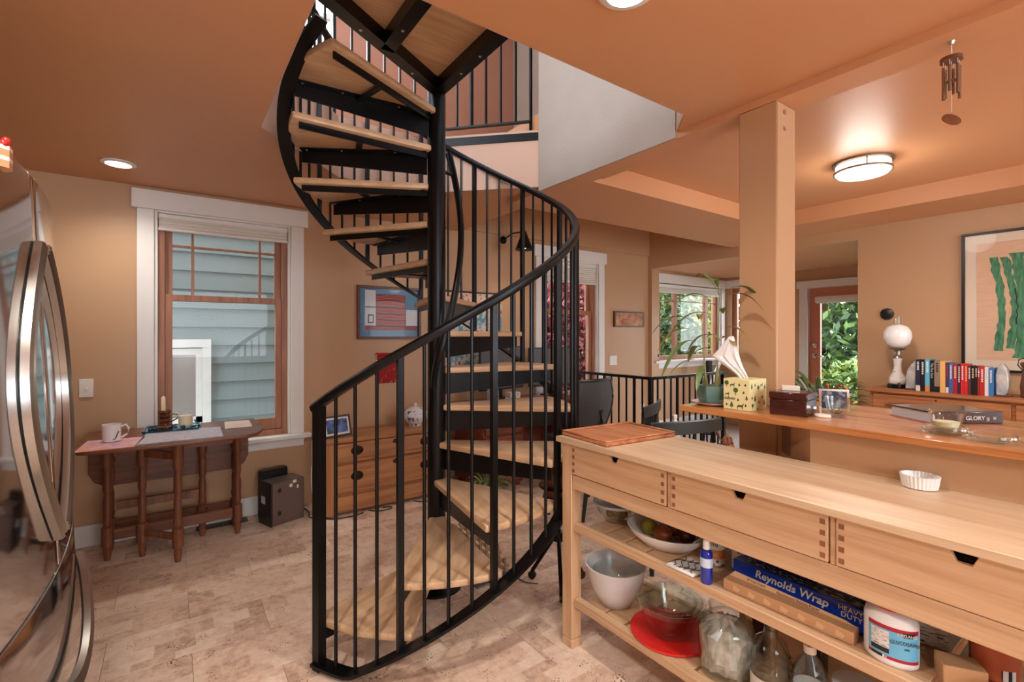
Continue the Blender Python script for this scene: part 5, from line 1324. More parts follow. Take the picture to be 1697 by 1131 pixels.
# books
ys = [1.238, 1.208, 1.181, 1.151, 1.125, 1.091, 1.059, 1.039, 1.016, .99, .973, .952, .934, .916, .896, .881, .869, .844, .823, .799]
zt = [1.178, 1.176, 1.181, 1.174, 1.175, 1.173, 1.16, 1.16, 1.153, 1.154, 1.157, 1.156, 1.146, 1.143, 1.144, 1.143, 1.142, 1.14, 1.134]
bc = [((32, 44, 66), 'navy book with white title first in the row beside the left stone bookend', 'label_white', 'n'), ((34, 28, 34), 'black book with pale lettering second in the row beside the lamp', 'label_cream', 'u'),
      ((96, 178, 210), 'light blue and orange book third in the row', 'label_white', 'p'), ((22, 24, 30), 'black book with large white letters fourth in the row', 'label_white', 'l'),
      ((140, 122, 112), 'grey brown book with a dark foot fifth in the row', 'label_black', 'g'), ((226, 178, 104), 'plain tan yellow book sixth in the row', 'label_brown', 't'),
      ((70, 60, 92), 'purple grey book right of the tan one', 'label_red', 'q'), ((70, 100, 160), 'medium blue book right of the purple grey one', 'label_white', 'b'),
      ((172, 34, 54), 'crimson book with fine gold title near the middle of the row', 'foil_gold', 'c'), ((52, 40, 66), 'thin dark violet book between the crimson and the bright red books', 'label_white', 'v'),
      ((206, 40, 50), 'bright red book with white title, the left of the red pair', 'label_white', 'r'), ((214, 44, 44), 'bright red book with yellow title, the right of the red pair', 'foil_gold', 's'),
      ((92, 54, 60), 'dull plum book right of the red pair', 'label_white', 'm'), ((28, 24, 26), 'black book with gold title right of the plum one', 'foil_gold', 'k'),
      ((36, 30, 30), 'thin black book with white dots beside the black and gold one', 'label_white', 'd'), ((150, 44, 40), 'thin red book with a white oval beside the black books', 'label_white', 'o'),
      ((186, 46, 44), 'wide plain red book near the right end of the row', 'label_cream', 'w'), ((224, 222, 220), 'white book second from the right stone bookend', 'label_blue', 'x'), ((60, 120, 180), 'blue and white book against the right stone bookend', 'label_white', 'z')]
rr = random.Random(2)
for i, (c, lab, tm, code) in enumerate(bc):
    y1, y0, h = ys[i] - .0007, ys[i + 1] + .0007, zt[i]
    t = thing('book', lab, 'book', (4.87, (y0 + y1) / 2, .9305), group='books on the sideboard')
    m = mat('book_cover_%d' % i, c, .4, coat=.15)
    th = y1 - y0
    B().box(4.795, 4.798, y0, y1, .9305, h).out('spine', m, t)
    B().box(4.7985, 4.94, y1 - .0018, y1, .9305, h).out('cover', m, t); B().box(4.7985, 4.94, y0, y0 + .0018, .9305, h).out('cover', m, t)
    B().box(4.799, 4.936, y0 + .002, y1 - .002, .9335, h - .004).out('page_block', 'label_cream', t)
    if i in (2, 0, 4, 6): B().box(4.7942, 4.7949, y0 + .001, y1 - .001, .9315, .975).out('spine_band', {2: 'label_orange', 0: 'label_cream', 4: 'label_black', 6: 'label_cream'}[i], t)
    if i == 15: B().lathe([(0, 0), (.005, 0), (0, .0006)], n=12).move(Matrix.Translation((4.7948, (y0 + y1) / 2, 1.10)) @ Matrix.Rotation(-PI / 2, 4, 'Y')).out('spine_band', 'label_white', t)
    if i != 5:      # the printed title, too small to read: a row of short marks down the spine
        z = h - .018
        for k in range(rr.randint(5, 8)):
            l = rr.uniform(.006, .014)
            if i == 3: break
            if z - l < .99: break
            B().box(4.7942, 4.7949, y0 + th * .3, y1 - th * .3, z - l, z).out('title_mark', tm, t); z -= l + .004
    if i == 3: text('The Toe Core', th * .8, tm, t, frame((4.7945, (y0 + y1) / 2 + th * .25, h - .02), (0, 0, -1), (0, -1, 0)))
# stone bookends
print_mat('agate', (150, 158, 168), (214, 208, 198), 16, thr=.5, soft=.2, rough=.35, c2=(120, 132, 150))
def bookend(y, s, lab, pts):
    t = thing('stone_bookend', lab, 'bookend', (4.86, y, .9305))
    B().box(4.81, 4.93, min(y, y + s * .075), max(y, y + s * .075), .9305, .94).out('base', 'dark_oak', t, bev=.001)
    B().prism([(y + s * a, .9402 + c) for a, c in pts], 4.825, 4.91, 'x').out('stone', 'agate', t, bev=.005)
bookend(1.242, 1, 'left grey agate bookend with rounded top beside the oil lamp', [(.002, 0), (.07, 0), (.066, .10), (.055, .16), (.03, .20), (.002, .225)])
bookend(.795, -1, 'right pale agate bookend with jagged oval top', [(.004, 0), (.05, .0), (.068, .06), (.066, .14), (.058, .19), (.035, .228), (.018, .21), (.002, .15)])
# oil lamp
ol = thing('oil_lamp', 'white porcelain oil lamp with milk glass globe and clear chimney', 'lamp', (4.93, 1.392, .93)); C = (4.93, 1.392, .9305)
print_mat('lamp_porcelain', (60, 52, 48), (228, 224, 222), 26, thr=.36, soft=.04, rough=.12)
B().lathe([(0, 0), (.07, 0), (.072, .01), (.068, .03), (.058, .036), (0, .036)], C, 28).out('base', 'black_steel', ol)
B().lathe([(0, .036), (.056, .036), (.062, .05), (.058, .085), (.032, .13), (.025, .18), (.028, .22), (.034, .245), (0, .245)], C, 28).out('body', 'lamp_porcelain', ol)
B().lathe([(0, .245), (.034, .245), (.03, .262), (.022, .27), (.026, .30), (.02, .312), (.055, .322), (.062, .33), (.05, .335), (0, .335)], C, 24).out('burner', 'nickel', ol)
B().lathe([(0, .336), (.045, .337), (.08, .365), (.097, .42), (.094, .465), (.074, .505), (.036, .527), (0, .527)], C, 32).out('globe', mat('milk_glass', (240, 240, 240), .12, coat=.5), ol)
B().ring([(.022, .527), (.024, .527), (.022, .575), (.024, .592), (.0225, .592), (.0205, .575), (.021, .531)], C, 20).out('chimney', 'clear_glass', ol)
th_ = thing('thermostat', 'round black thermostat on the wall beside the nook opening', 'thermostat', (5.125, 1.524, 1.51))
B().lathe([(0, 0), (.052, 0), (.052, .004), (0, .005)], n=28).move(Matrix.Translation((5.134, 1.524, 1.555)) @ Matrix.Rotation(-PI / 2, 4, 'Y')).out('wall_ring', 'chrome', th_)
B().lathe([(0, .005), (.043, .005), (.043, .022), (.036, .026), (0, .026)], n=28).move(Matrix.Translation((5.134, 1.524, 1.555)) @ Matrix.Rotation(-PI / 2, 4, 'Y')).out('dial', 'black_plastic', th_)
vs = thing('wooden_vase', 'tall dark wooden figure with a wire loop at the end of the book row', 'figure', (4.88, .64, .93))
B().lathe([(0, 0), (.045, 0), (.05, .08), (.04, .16), (.035, .2), (.05, .235), (.045, .25), (0, .25)], (4.88, .63, .9305), 16).out('figure_body', 'dark_oak', vs)
B().tube([(4.86, .66, 1.12), (4.85, .685, 1.16), (4.86, .68, 1.20), (4.87, .65, 1.21), (4.87, .63, 1.18)], .004).out('wire_loop', 'black_steel', vs)
# framed print
fp = thing('framed_print', 'large black framed print of green brush strokes above the sideboard', 'framed art', (5.12, .52, 1.09))
def fb(name, y0, y1, z0, z1, x0, x1, m, bev=.001): return B().box(x0, x1, y0, y1, z0, z1).out(name, m, fp, bev=bev)
FY0, FY1, FZ0, FZ1 = .08, 1.032, 1.088, 2.166
for q in ((FY0, FY1, FZ1 - .018, FZ1), (FY0, FY1, FZ0, FZ0 + .018), (FY0, FY0 + .018, FZ0 + .018, FZ1 - .018), (FY1 - .018, FY1, FZ0 + .018, FZ1 - .018)): fb('frame_bar', *q, 5.108, 5.134, 'black_plastic')
fb('mat_board', FY0 + .018, FY1 - .018, FZ0 + .018, FZ1 - .018, 5.126, 5.133, mat('mat_cream', (222, 206, 186), .7))
fb('print_sheet', FY0 + .09, FY1 - .085, FZ0 + .09, FZ1 - .085, 5.1245, 5.1258, print_mat('blush_sheet', (208, 168, 138), (220, 186, 158), 9, thr=.5, soft=.3, rough=.7, stretch=(1, 1, 5)), 0)
print_mat('green_stroke', (24, 92, 66), (96, 158, 120), 11, thr=.5, soft=.22, rough=.7, stretch=(1, 5, 1)); mat('dark_stroke', (20, 52, 50), .7); mat('chalk', (226, 224, 214), .8)
def stroke(pts, m='green_stroke', d=0):
    B().prism(pts, 5.1236 - d * .0006, 5.1241 - d * .0006, 'x').out('brush_stroke', m, fp)
rr = random.Random(4)
def ribbon(y, w, z1, z0, sway, m='green_stroke', d=0, n=22):
    L_ = []; R_ = []
    for i in range(n + 1):
        u = i / n; z = z1 + (z0 - z1) * u; c = y + sway * math.sin(u * 2.6) + rr.uniform(-.006, .006)
        ww = w * (1 - .25 * math.sin(u * 3)) * rr.uniform(.84, 1.16)
        L_.append((c + ww / 2, z)); R_.append((c - ww / 2, z))
    stroke(L_ + R_[::-1], m, d)
ribbon(.855, .055, 1.965, 1.25, -.05); ribbon(.795, .05, 1.96, 1.27, -.055, d=1); ribbon(.73, .075, 1.985, 1.20, -.03, d=2); ribbon(.64, .07, 1.86, 1.22, -.03, d=1)
ribbon(.55, .10, 1.995, 1.2, .0, d=2); ribbon(.45, .08, 1.97, 1.25, .02, d=1); ribbon(.35, .09, 1.98, 1.22, .03, d=2); ribbon(.25, .06, 1.9, 1.3, .02, d=1)
ribbon(.735, .009, 1.72, 1.45, -.01, 'dark_stroke', 4, 8); ribbon(.52, .09, 1.88, 1.78, .02, 'dark_stroke', 4, 8); ribbon(.36, .07, 1.90, 1.70, .02, 'dark_stroke', 4, 8)
for i in range(7): stroke([(.64 - i * .012, 1.62 + i * .02), (.645 - i * .012, 1.624 + i * .02), (.585 - i * .01, 1.69 + i * .02), (.58 - i * .01, 1.685 + i * .02)], 'chalk', 6)
fb('glazing', FY0 + .018, FY1 - .018, FZ0 + .018, FZ1 - .018, 5.114, 5.116, 'art_glass', 0)
# ================================================================== DESK CORNER BEHIND THE STAIRS
dk = thing('writing_desk', 'reddish wooden pedestal desk under the window behind the staircase', 'desk', (2.95, 3.76, 0))
def kb(name, x0, x1, y0, y1, z0, z1, m='red_wood', p=None, bev=.003): return B().box(x0, x1, y0, y1, z0, z1).out(name, m, p or dk, bev=bev)
kb('desktop', 2.15, 3.74, 3.45, 4.03, .715, .742, bev=.006)
for x0, x1 in ((2.19, 2.62), (3.26, 3.70)):
    pd = kb('pedestal', x0, x1, 3.51, 4.02, .04, .714)
    for k in range(3):
        d = kb('drawer', x0 + .015, x1 - .015, 3.495, 3.509, .07 + k * .215, .265 + k * .215, 'red_wood', pd)
        B().tube([((x0 + x1) / 2 - .04, 3.494, .17 + k * .215), ((x0 + x1) / 2, 3.475, .165 + k * .215), ((x0 + x1) / 2 + .04, 3.494, .17 + k * .215)], .005, 6).out('pull', 'old_bronze', d)
    for xx in (x0 + .02, x1 - .06):
        for yy in (3.53, 3.96): kb('foot', xx, xx + .04, yy, yy + .04, 0, .04, 'red_wood', pd)
kb('modesty_panel', 2.62, 3.26, 3.98, 4.0, .25, .714)
mat('screen_grey', (84, 84, 88), .35)
def monitor(x, y, w, h, rz, lab):
    t = thing('monitor', lab, 'monitor', (x, y, .742), rz)
    B().box(-w / 2, w / 2, -.012, .012, .10, .10 + h).out('housing', 'black_plastic', t, bev=.004, local=True)
    B().box(-w / 2 + .012, w / 2 - .012, -.0128, -.0121, .115, .09 + h).out('screen', 'screen_grey', t, local=True)
    B().box(-.02, .02, .0125, .03, .02, .3).out('stand_neck', 'black_plastic', t, local=True); B().box(-.11, .11, -.06, .09, .0005, .012).out('stand_foot', 'black_plastic', t, bev=.004, local=True)
monitor(2.62, 3.86, .56, .42, .12, 'dark grey monitor on the desk beside the floral textile')
monitor(3.26, 3.84, .60, .40, -.12, 'dark grey monitor on the desk in front of the window')
kbd = thing('keyboard', 'black computer keyboard at the front of the desk', 'keyboard', (2.86, 3.56, .742))
B().box(2.66, 3.06, 3.50, 3.63, .7425, .757).out('key_tray', 'black_plastic', kbd, bev=.003)
mat('key_grey', (62, 62, 66), .5)
for r_ in range(4): B().box(2.668, 3.052, 3.508 + r_ * .03, 3.532 + r_ * .03, .757, .762).out('key_row', 'key_grey', kbd)
sp = thing('desk_speaker', 'small grey desk speaker with a round black cone', 'speaker', (2.40, 3.66, .742))
B().box(2.36, 2.44, 3.64, 3.72, .7425, .87).out('cabinet', 'lid_plastic', sp, bev=.006); B().lathe([(0, 0), (.032, 0), (.03, .004), (0, .002)], n=18).move(Matrix.Translation((2.40, 3.64, .81)) @ Matrix.Rotation(PI / 2, 4, 'X')).out('cone', 'black_plastic', sp)
hp = cord('bundle of black cables heaped at the left end of the desk', [(2.18, 3.55, .756), (2.24, 3.52, .77), (2.3, 3.56, .765), (2.26, 3.6, .775), (2.2, 3.58, .77), (2.25, 3.53, .785), (2.33, 3.54, .76)], 'black_plastic', .011)
tag(B().shell([(.03, 0), (.034, .003), (.036, .05), (.033, .05), (.03, .008)], (2.52, 3.60, .7425), 20).out('pen_cup', 'lid_plastic'), 'small pale grey cup on the desk beside the speaker', 'cup')
wvb = thing('woven_box', 'small pale woven box with a black pattern on the desk', 'box', (2.64, 3.70, .742))
B().box(2.58, 2.70, 3.66, 3.74, .7425, .83).out('box_body', print_mat('woven_print', (40, 38, 40), (214, 210, 204), 50, 'vor', thr=.25, soft=.05), wvb, bev=.003)
tag(B().shell([(.028, 0), (.032, .004), (.035, .08), (.031, .08), (.028, .01)], (3.15, 3.60, .7425), 18).out('drinking_glass', 'clear_glass'), 'clear drinking glass on the desk in front of the monitor', 'glass')
# swing lamp
sl = thing('swing_lamp', 'black cone shade wall lamp hanging above the desk', 'lamp', (2.81, 4.10, 2.2))
B().tube([(2.81, 4.118, 2.36), (2.81, 3.95, 2.40), (2.81, 3.75, 2.385)], .008).out('arm', 'black_steel', sl)
B().lathe([(0, 0), (.04, 0), (.04, .012), (0, .012)], n=16).move(Matrix.Translation((2.81, 4.119, 2.36)) @ Matrix.Rotation(PI / 2, 4, 'X')).out('wall_plate', 'black_steel', sl)
B().ring([(.088, 2.205), (.09, 2.205), (.028, 2.365), (.02, 2.385), (.018, 2.38), (.026, 2.36)], (2.81, 3.75, 0), 26).out('shade', 'black_plastic', sl)
B().ball((2.81, 3.75, 2.245), .03, 12, 8).out('bulb', 'lens_glow', sl)
lamp('swing_light', (2.81, 3.75, 2.19), 7, size=.04, angle=120, parent=sl)
# office chair
oc = thing('office_chair', 'black mesh office chair pushed up to the desk', 'chair', (3.0, 3.17, 0), RD(8))
print_mat('mesh_back', (34, 34, 36), (58, 58, 60), 160, 'vor', thr=.3, soft=.1, rough=.7)
b = B(); rows = []
for i in range(9):
    z = .52 + .46 * i / 8; w = .19 + .06 * math.sin(PI * (i / 8) * .8); row = []
    for k in range(11):
        v = k / 10 * 2 - 1; row.append(b.bm.verts.new((v * w, -.18 - .05 * (i / 8) + .06 * v * v - .03 * math.sin(PI * i / 8), z)))
    rows.append(row)
for A, Q in zip(rows, rows[1:]):
    for k in range(10): b.bm.faces.new((A[k], A[k + 1], Q[k + 1], Q[k]))
edge = [r[0].co.copy() for r in rows] + [v.co.copy() for v in rows[-1][1:]] + [r[-1].co.copy() for r in rows[::-1][1:]] + [v.co.copy() for v in rows[0][::-1][1:-1]]
b.out('backrest', 'mesh_back', oc, local=True)
B().tube(edge, .013, 8, closed=True).out('back_frame', 'black_plastic', oc, local=True)
B().box(-.23, .23, -.19, .25, .43, .475).out('seat', 'mesh_back', oc, bev=.02, seg=2, local=True)
B().tube([(0, -.08, .42), (0, -.20, .46), (0, -.24, .6), (0, -.235, .72)], .02).out('spine_bracket', 'black_plastic', oc, local=True)
for s in (-1, 1):
    B().tube([(s * .22, 0, .44), (s * .29, -.02, .5), (s * .29, -.02, .62)], .016).out('arm_post', 'black_plastic', oc, local=True); B().box(s * .29 - .035, s * .29 + .035, -.12, .14, .62, .648).out('armrest', 'black_plastic', oc, bev=.01, seg=2, local=True)
B().lathe([(0, .1), (.028, .1), (.028, .30), (.018, .30), (.018, .43), (0, .43)], n=16).out('gas_column', 'black_plastic', oc, local=True)
for k in range(5):
    a = k * 2 * PI / 5 + .3
    lg = B().tube([(.02 * math.cos(a), .02 * math.sin(a), .13), (.27 * math.cos(a), .27 * math.sin(a), .075)], .018).out('base_arm', 'black_plastic', oc, local=True)
    B().lathe([(0, -.011), (.026, -.011), (.026, .011), (0, .011)], n=16).move(Matrix.Translation((.28 * math.cos(a), .28 * math.sin(a), .027)) @ Matrix.Rotation(a, 4, 'Z') @ Matrix.Rotation(PI / 2, 4, 'X')).out('caster', 'black_plastic', lg, local=True)
# floor plant under the desk end
def strappy(name, lab, x, y, z, n, L0, L1, lift, potr, poth, m1='leaf_green', m2='leaf_brown', seed=1, w=.012, clampx=None, drop=1.0):
    t = thing(name, lab, 'plant', (x, y, z)); rr = random.Random(seed)
    B().shell([(potr * .75, 0), (potr * .8, .004), (potr, poth), (potr * .92, poth), (potr * .72, .02)], (x, y, z), 22).out('pot', 'terracotta_paint', t)
    B().lathe([(0, 0), (potr * .9, 0), (0, .01)], (x, y, z + poth * .85), 14).out('soil', 'pot_soil', t)
    for k in range(n):
        a = k * 2.39996; L_ = rr.uniform(L0, L1); d = Vector((math.cos(a), math.sin(a), 0)); sd = Vector((-d.y, d.x, 0)); b = B(); rows = []
        base = Vector((x, y, z + poth * .9)) + d * potr * .3; lf = lift * rr.uniform(.7, 1.25)
        for i in range(8):
            u = i / 7; p = base + d * (L_ * u * .8) + Vector((0, 0, L_ * lf * (u - drop * u * u)))
            if clampx: p.x = min(p.x, clampx)
            ww = w * math.sin(PI * min(1, .1 + u * .9)) + .0006
            rows.append([b.bm.verts.new(p - sd * ww), b.bm.verts.new(p - Vector((0, 0, ww * .5))), b.bm.verts.new(p + sd * ww)])
        for A, Q in zip(rows, rows[1:]):
            for i in (0, 1): b.bm.faces.new((A[i], A[i + 1], Q[i + 1], Q[i]))
        b.out('leaf', m2 if k % 6 == 2 else m1, t)
    return t
mat('pale_leaf', (150, 168, 130), .5, var=.15, vscale=15)
strappy('spider_plant', 'low spider plant with pale striped leaves on the floor by the desk', 2.10, 3.30, 0, 46, .16, .30, 1.3, .09, .12, 'leaf_green', 'pale_leaf', 3, .008)
strappy('garden_door_plant', 'tall green strap leaved plant in front of the nook opening', 5.0, 2.0, 0, 44, .38, .55, 2.0, .14, .58, 'leaf_green', 'leaf_green', 8, .022, 5.1, .62)
# plant stand between stairs and island
ps = thing('plant_stand', 'black wheeled plant stand holding a brown pot beside the island leg', 'plant stand', (1.70, 2.0, 0))
CP = (1.72, 1.985)
B().shell([(.07, .50), (.075, .50), (.105, .63), (.098, .63), (.068, .52)], (*CP, 0), 26).out('pot', mat('brown_pot', (120, 66, 44), .4), ps)
B().tube([(CP[0] + .1 * math.cos(i * PI / 12), CP[1] + .1 * math.sin(i * PI / 12), .55) for i in range(24)], .008, 8, closed=True).out('ring', 'black_steel', ps)
B().lathe([(0, .485), (.085, .485), (.085, .5), (0, .5)], (*CP, 0), 24).out('plate', 'black_steel', ps)
B().lathe([(0, .25), (.014, .25), (.014, .49), (0, .49)], (*CP, 0), 12).out('column', 'black_steel', ps)
B().lathe([(0, .25), (.03, .25), (.03, .30), (0, .30)], (*CP, 0), 14).out('hub', 'black_steel', ps)
for k in range(3):
    a = RD(115 + 120 * k); e = (CP[0] + .16 * math.cos(a), CP[1] + .16 * math.sin(a))
    lg = B().tube([(CP[0] + .02 * math.cos(a), CP[1] + .02 * math.sin(a), .27), (e[0], e[1], .045)], .011).out('leg', 'black_steel', ps)
    B().lathe([(0, -.010), (.022, -.010), (.022, .010), (0, .010)], n=14).move(Matrix.Translation((e[0], e[1], .0225)) @ Matrix.Rotation(a, 4, 'Z') @ Matrix.Rotation(PI / 2, 4, 'X')).out('caster', 'black_plastic', lg)
cord('thin black cord trailing from the wheeled plant stand', [(1.60, 2.22, .005), (1.585, 2.15, .005), (1.60, 2.10, .005), (1.64, 2.06, .005)], 'black_plastic', .003)
# lattice rack under the treads
lt = thing('lattice_rack', 'folded wooden lattice rack leaning under the lower stair treads', 'rack', (1.5, 2.35, 0))
A0 = Vector((1.36, 2.24, .016)); U = Vector((.24, .02, 0)); V = Vector((-.13, .10, .30))
for s in (0, 1):
    for k in range(-3, 9):
        f = k / 6.0; pts = []
        for i in range(41):
            v = i / 40; x = f + (v * .7 if s == 0 else -v * .7) + (0 if s == 0 else .2)
            if 0 <= x <= 1: pts.append(A0 + U * x + V * v + Vector((0, s * .009, 0)))
        if len(pts) > 6: B().bar([pts[0], pts[-1]], .016, .006, up=(.2, -.8, .6)).out('slat', 'grey_wood', lt)
B().box(1.34, 1.60, 2.21, 2.28, 0, .010).out('metal_foot', mat('grey_metal', (130, 136, 146), .35, .8), lt, bev=.002)

# ================================================================== DINING CHAIRS AND ODDS
mat('chair_green', (30, 42, 42), .35)
def dchair(x, y, rz, lab):
    t = thing('dining_chair', lab, 'chair', (x, y, 0), rz)
    B().prism([(-.21, -.19), (.21, -.19), (.23, .2), (.12, .24), (-.12, .24), (-.23, .2)], .43, .46).out('seat', 'chair_green', t, bev=.008, local=True)
    for sx_, sy_ in ((-1, -1), (1, -1), (-1, 1), (1, 1)): B().tube([(sx_ * .16, sy_ * .15, .43), (sx_ * .185, sy_ * .18, .22), (sx_ * .2, sy_ * .2, 0)], .016, 8, twist=lambda i: (1, 1.15, .8)[i]).out('leg', 'chair_green', t, local=True)
    for s in (-1, 1): B().tube([(s * .19, -.18, .45), (s * .20, -.22, .65), (s * .205, -.25, .84)], .014).out('back_post', 'chair_green', t, local=True)
    for k in range(5): B().tube([((k - 2) * .07, -.18, .45), ((k - 2) * .072, -.235, .81)], .008).out('spindle', 'chair_green', t, local=True)
    pts = [(-.25 + .05 * i, -.25 - .028 * (1 - ((i - 5) / 5) ** 2), .845) for i in range(11)]
    B().bar(pts, .022, .075).out('crest_rail', 'chair_green', t, bev=.004, local=True)
    return t
dchair(2.47, 1.90, RD(-15), 'dark green wooden dining chair with a tasselled bag on its back')
dchair(2.72, 2.46, RD(25), 'dark green wooden dining chair standing nearer the stairwell railing')
bg2 = thing('tasselled_bag', 'brown woven bag with long tassels hung on the dining chair', 'bag', (2.62, 1.57, .58))
print_mat('woven_brown', (92, 54, 40), (186, 136, 104), 40, thr=.5, soft=.1, rough=.9)
B().ball((2.625, 1.545, .70), .05, 12, 8, sx=.9, sy=.45, sz=1.3).out('pouch', 'woven_brown', bg2)
for k in range(8):
    x = 2.575 + k * .013; B().tube([(x, 1.54, .80 - .008 * abs(k - 3)), (x + .006, 1.53, .72), (x + .012 * (k % 3 - 1), 1.525, .58)], .006, 6).out('tassel', 'woven_brown', bg2)
B().tube([(2.60, 1.60, .74), (2.59, 1.595, .86), (2.62, 1.63, .865), (2.66, 1.60, .74)], .005).out('strap', 'woven_brown', bg2)
st = thing('side_stool', 'small round dark stool behind the island cutting board', 'stool', (2.86, 2.05, 0))
B().lathe([(0, .60), (.15, .60), (.155, .61), (.155, .625), (0, .63)], (2.86, 2.05, 0), 24).out('stool_top', 'turned_oak', st)
for k in range(3):
    a = k * 2.094 + .5; B().tube([(2.86 + .09 * math.cos(a), 2.05 + .09 * math.sin(a), .60), (2.86 + .15 * math.cos(a), 2.05 + .15 * math.sin(a), 0)], .014).out('leg', 'turned_oak', st)
sp2 = thing('spray_bottle', 'white spray bottle standing on the small dark stool', 'bottle', (2.86, 2.05, .63)); C = (2.88, 2.08, .6305)
# ---- nook odds
wcam = thing('webcam', 'small round black camera on the nook window sill', 'camera', (5.27, 4.07, 1.03))
B().lathe([(0, 0), (.022, 0), (.018, .004), (.004, .008), (.004, .045), (0, .045)], (5.27, 4.07, 1.0295), 14).out('stand', 'black_plastic', wcam); B().ball((5.27, 4.07, 1.098), .026, 14, 10, sy=.6).out('camera_head', 'black_plastic', wcam)
B().lathe([(0, 0), (.035, 0), (.036, .11), (.02, .135), (.012, .15), (0, .15)], C, 20).out('body', 'bottle_white', sp2); B().box(C[0] - .02, C[0] + .02, C[1] - .01, C[1] + .01, C[2] + .15, C[2] + .18).out('trigger_head', 'white_plastic', sp2, bev=.004)
la2 = thing('angled_lamp', 'white angled lamp arm standing on the nook floor by the window', 'lamp', (6.1, 3.85, 0))
B().lathe([(0, 0), (.12, 0), (.12, .015), (0, .02)], (6.1, 3.85, 0), 20).out('base', 'black_steel', la2)
B().tube([(6.1, 3.85, .015), (6.1, 3.85, .62)], .014).out('pole', 'white_plastic', la2); B().bar([(6.1, 3.85, .60), (6.50, 3.92, 1.0)], .03, .05).out('arm', 'white_plastic', la2)
B().box(6.06, 6.14, 3.82, 3.88, .85, 1.02).out('clamp', 'black_plastic', la2, bev=.006); B().tube([(6.1, 3.85, .6), (6.1, 3.85, .9)], .012).out('pole', 'black_steel', la2)
t = thing('night_light', 'small white plug in night light low on the wall by the nook', 'night light', (5.02, 4.11, .42))
B().box(4.98, 5.05, 4.112, 4.119, .36, .47).out('plate', 'white_plastic', t, bev=.002); B().ball((5.015, 4.10, .43), .022, 10, 8, sy=.5).out('lamp_cover', 'bottle_white', t)

# ================================================================== OUTDOORS
mat('siding_paint', (92, 105, 105), .6, var=.05, vscale=3)
nb = thing('neighbour_house', 'neighbouring house wall of grey green lap siding outside the window', 'building', (.4, 5.7, -.5))
sid = None
for k in range(24):
    z = -.55 + k * .182
    if sid is None: sid = B().prism([(5.585, z), (5.600, z - .002), (5.612, z + .195), (5.606, z + .195)], -3.0, 3.0, 'x').out('siding_board', 'siding_paint', nb)
    else: share(sid, 'siding_board', nb, (0, sid.location.y, sid.location.z + k * .182))
B().box(-3.0, 3.0, 5.615, 5.8, -.6, 3.85).out('wall_core', 'siding_paint', nb)
mat('old_white', (168, 168, 164), .6, var=.08)
nw = B().box(.245, .315, 5.55, 5.60, -.4, 1.25).out('window_casing', 'old_white', nb)
B().box(-.7, .315, 5.545, 5.60, 1.2505, 1.33).out('window_casing', 'old_white', nb); B().box(-.7, -.63, 5.55, 5.60, -.4, 1.25).out('window_casing', 'old_white', nb)
for z in (1.18, .52, -.1): B().box(-.63, .245, 5.56, 5.59, z, z + .06).out('window_rail', 'old_white', nb)
B().box(.19, .244, 5.56, 5.59, -.1, 1.18).out('window_rail', 'old_white', nb)
B().box(-.63, .244, 5.575, 5.578, -.3, 1.18).out('window_pane', mat('nb_glass', (120, 116, 112), .15, .2), nb)
struct(B().box(-6, 16, YN + .17, 14, -.9, -.5).out('ground', mat('garden_soil', (92, 100, 70), .9, var=.3)))
struct(B().box(7.12, 16, -8, YN + .17, -.9, -.5).out('ground', 'garden_soil'))
def shrub(name, lab, c, rad, n, ls, m1, m2, seed, trunk=True, group=None):
    t = thing(name, lab, 'shrub', (c[0], c[1], -.5), group=group); rr = random.Random(seed)
    for mi, m in enumerate((m1, m2)):
        vs = []; fs = []
        for i in range(n // 2):
            while True:
                p = Vector((rr.uniform(-1, 1), rr.uniform(-1, 1), rr.uniform(-1, 1)))
                if .35 < p.length < 1: break
            p = Vector((c[0] + p.x * rad[0], c[1] + p.y * rad[1], c[2] + p.z * rad[2]))
            a = Vector((rr.gauss(0, 1), rr.gauss(0, 1), rr.gauss(0, 1))).normalized(); b_ = a.cross(Vector((rr.gauss(0, 1), rr.gauss(0, 1), rr.gauss(0, 1)))).normalized()
            s = ls * rr.uniform(.6, 1.3); k = len(vs)
            vs += [p - a * s, p + b_ * s * .45, p + a * s, p - b_ * s * .45]; fs.append((k, k + 1, k + 2, k + 3))
        me = bpy.data.meshes.new('foliage'); me.from_pydata([v[:] for v in vs], [], fs); me.materials.append(G(m))
        o = bpy.data.objects.new('foliage', me); COL.objects.link(o); o.parent = t; o.matrix_parent_inverse = wm(t).inverted(); stuff(o)
    if trunk:
        B().tube([(c[0], c[1], -.5), (c[0] + .05, c[1], c[2] - rad[2] * .3), (c[0], c[1] + .1, c[2] + rad[2] * .4)], .05, 8).out('trunk', 'dark_oak', t)
    return t
def leafm(name, c): 
    m = mat(name, c, .45, var=.25, vscale=2.0); return m
leafm('maple_red', (112, 40, 50)); leafm('maple_pink', (156, 92, 94)); leafm('shrub_green', (80, 108, 50)); leafm('shrub_lime', (128, 148, 68)); leafm('shrub_dark', (50, 74, 46)); leafm('hedge_olive', (112, 112, 54))
shrub('red_maple', 'dense red leaved maple filling the window behind the desk', (5.0, 5.75, 1.0), (1.5, .8, 1.7), 9000, .075, 'maple_red', 'maple_pink', 1)
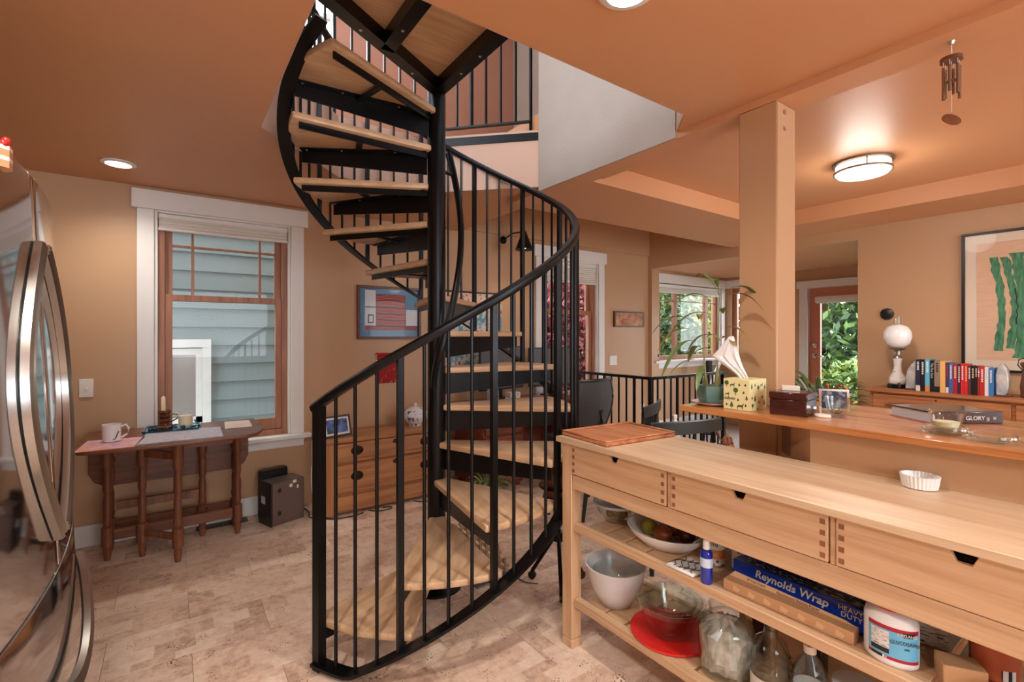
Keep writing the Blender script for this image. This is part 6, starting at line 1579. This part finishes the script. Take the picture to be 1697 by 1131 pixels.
shrub('olive_shrub', 'yellow green leafy shrub outside the middle of the nook window', (9.4, 6.8, 1.3), (1.2, .8, 1.7), 5200, .09, 'hedge_olive', 'shrub_lime', 2)
shrub('dark_shrub', 'dark green shrub outside the left of the nook window', (7.5, 5.7, 0.9), (.8, .6, 1.5), 3600, .08, 'shrub_dark', 'shrub_green', 3)
shrub('far_shrub', 'broad green shrub outside the right of the nook window', (12.6, 9.0, 1.2), (1.9, 1.3, 2.2), 5200, .12, 'shrub_green', 'shrub_dark', 4)
shrub('lime_bush', 'bright lime green bush low outside the garden door', (9.0, 3.05, .2), (.6, .7, .8), 3600, .07, 'shrub_lime', 'shrub_green', 5)
shrub('tall_laurel', 'tall glossy green laurel outside the garden door', (10.6, 4.1, 1.6), (.9, 1.5, 2.0), 6000, .1, 'shrub_green', 'shrub_dark', 6)
shrub('back_tree', 'pale green tree behind the laurel outside the garden door', (13.8, 4.8, 2.8), (1.8, 2.4, 2.6), 6000, .13, 'shrub_lime', 'shrub_green', 7)
shrub('corner_shrub', 'small dark shrub outside the corner window of the nook', (8.2, 4.5, .9), (.35, .4, 1.2), 2600, .07, 'shrub_dark', 'hedge_olive', 8)
shrub('tall_hedge', 'tall clipped hedge closing the garden behind the nook shrubs', (10.0, 10.9, 1.6), (5.5, .5, 2.6), 9000, .17, 'shrub_green', 'shrub_dark', 9, False)
shrub('ivy_hedge', 'dark ivy hedge behind the red maple', (4.9, 7.6, 1.4), (1.9, .5, 2.2), 5000, .12, 'shrub_dark', 'maple_red', 10, False)
fn = thing('garden_fence', 'weathered wooden picket fence outside the garden door', 'fence', (10.0, 4.4, -.5))
fs_ = None
for k in range(40):
    y = 2.0 + k * .12
    if fs_ is None: fs_ = B().box(11.6, 11.625, y, y + .105, -.5, .95).out('picket', 'grey_wood', fn)
    else: share(fs_, 'picket', fn, (11.6125, y + .0525, -.5))
for z in (-.2, .7): B().box(11.63, 11.67, 1.9, 6.9, z, z + .08).out('fence_rail', 'grey_wood', fn)
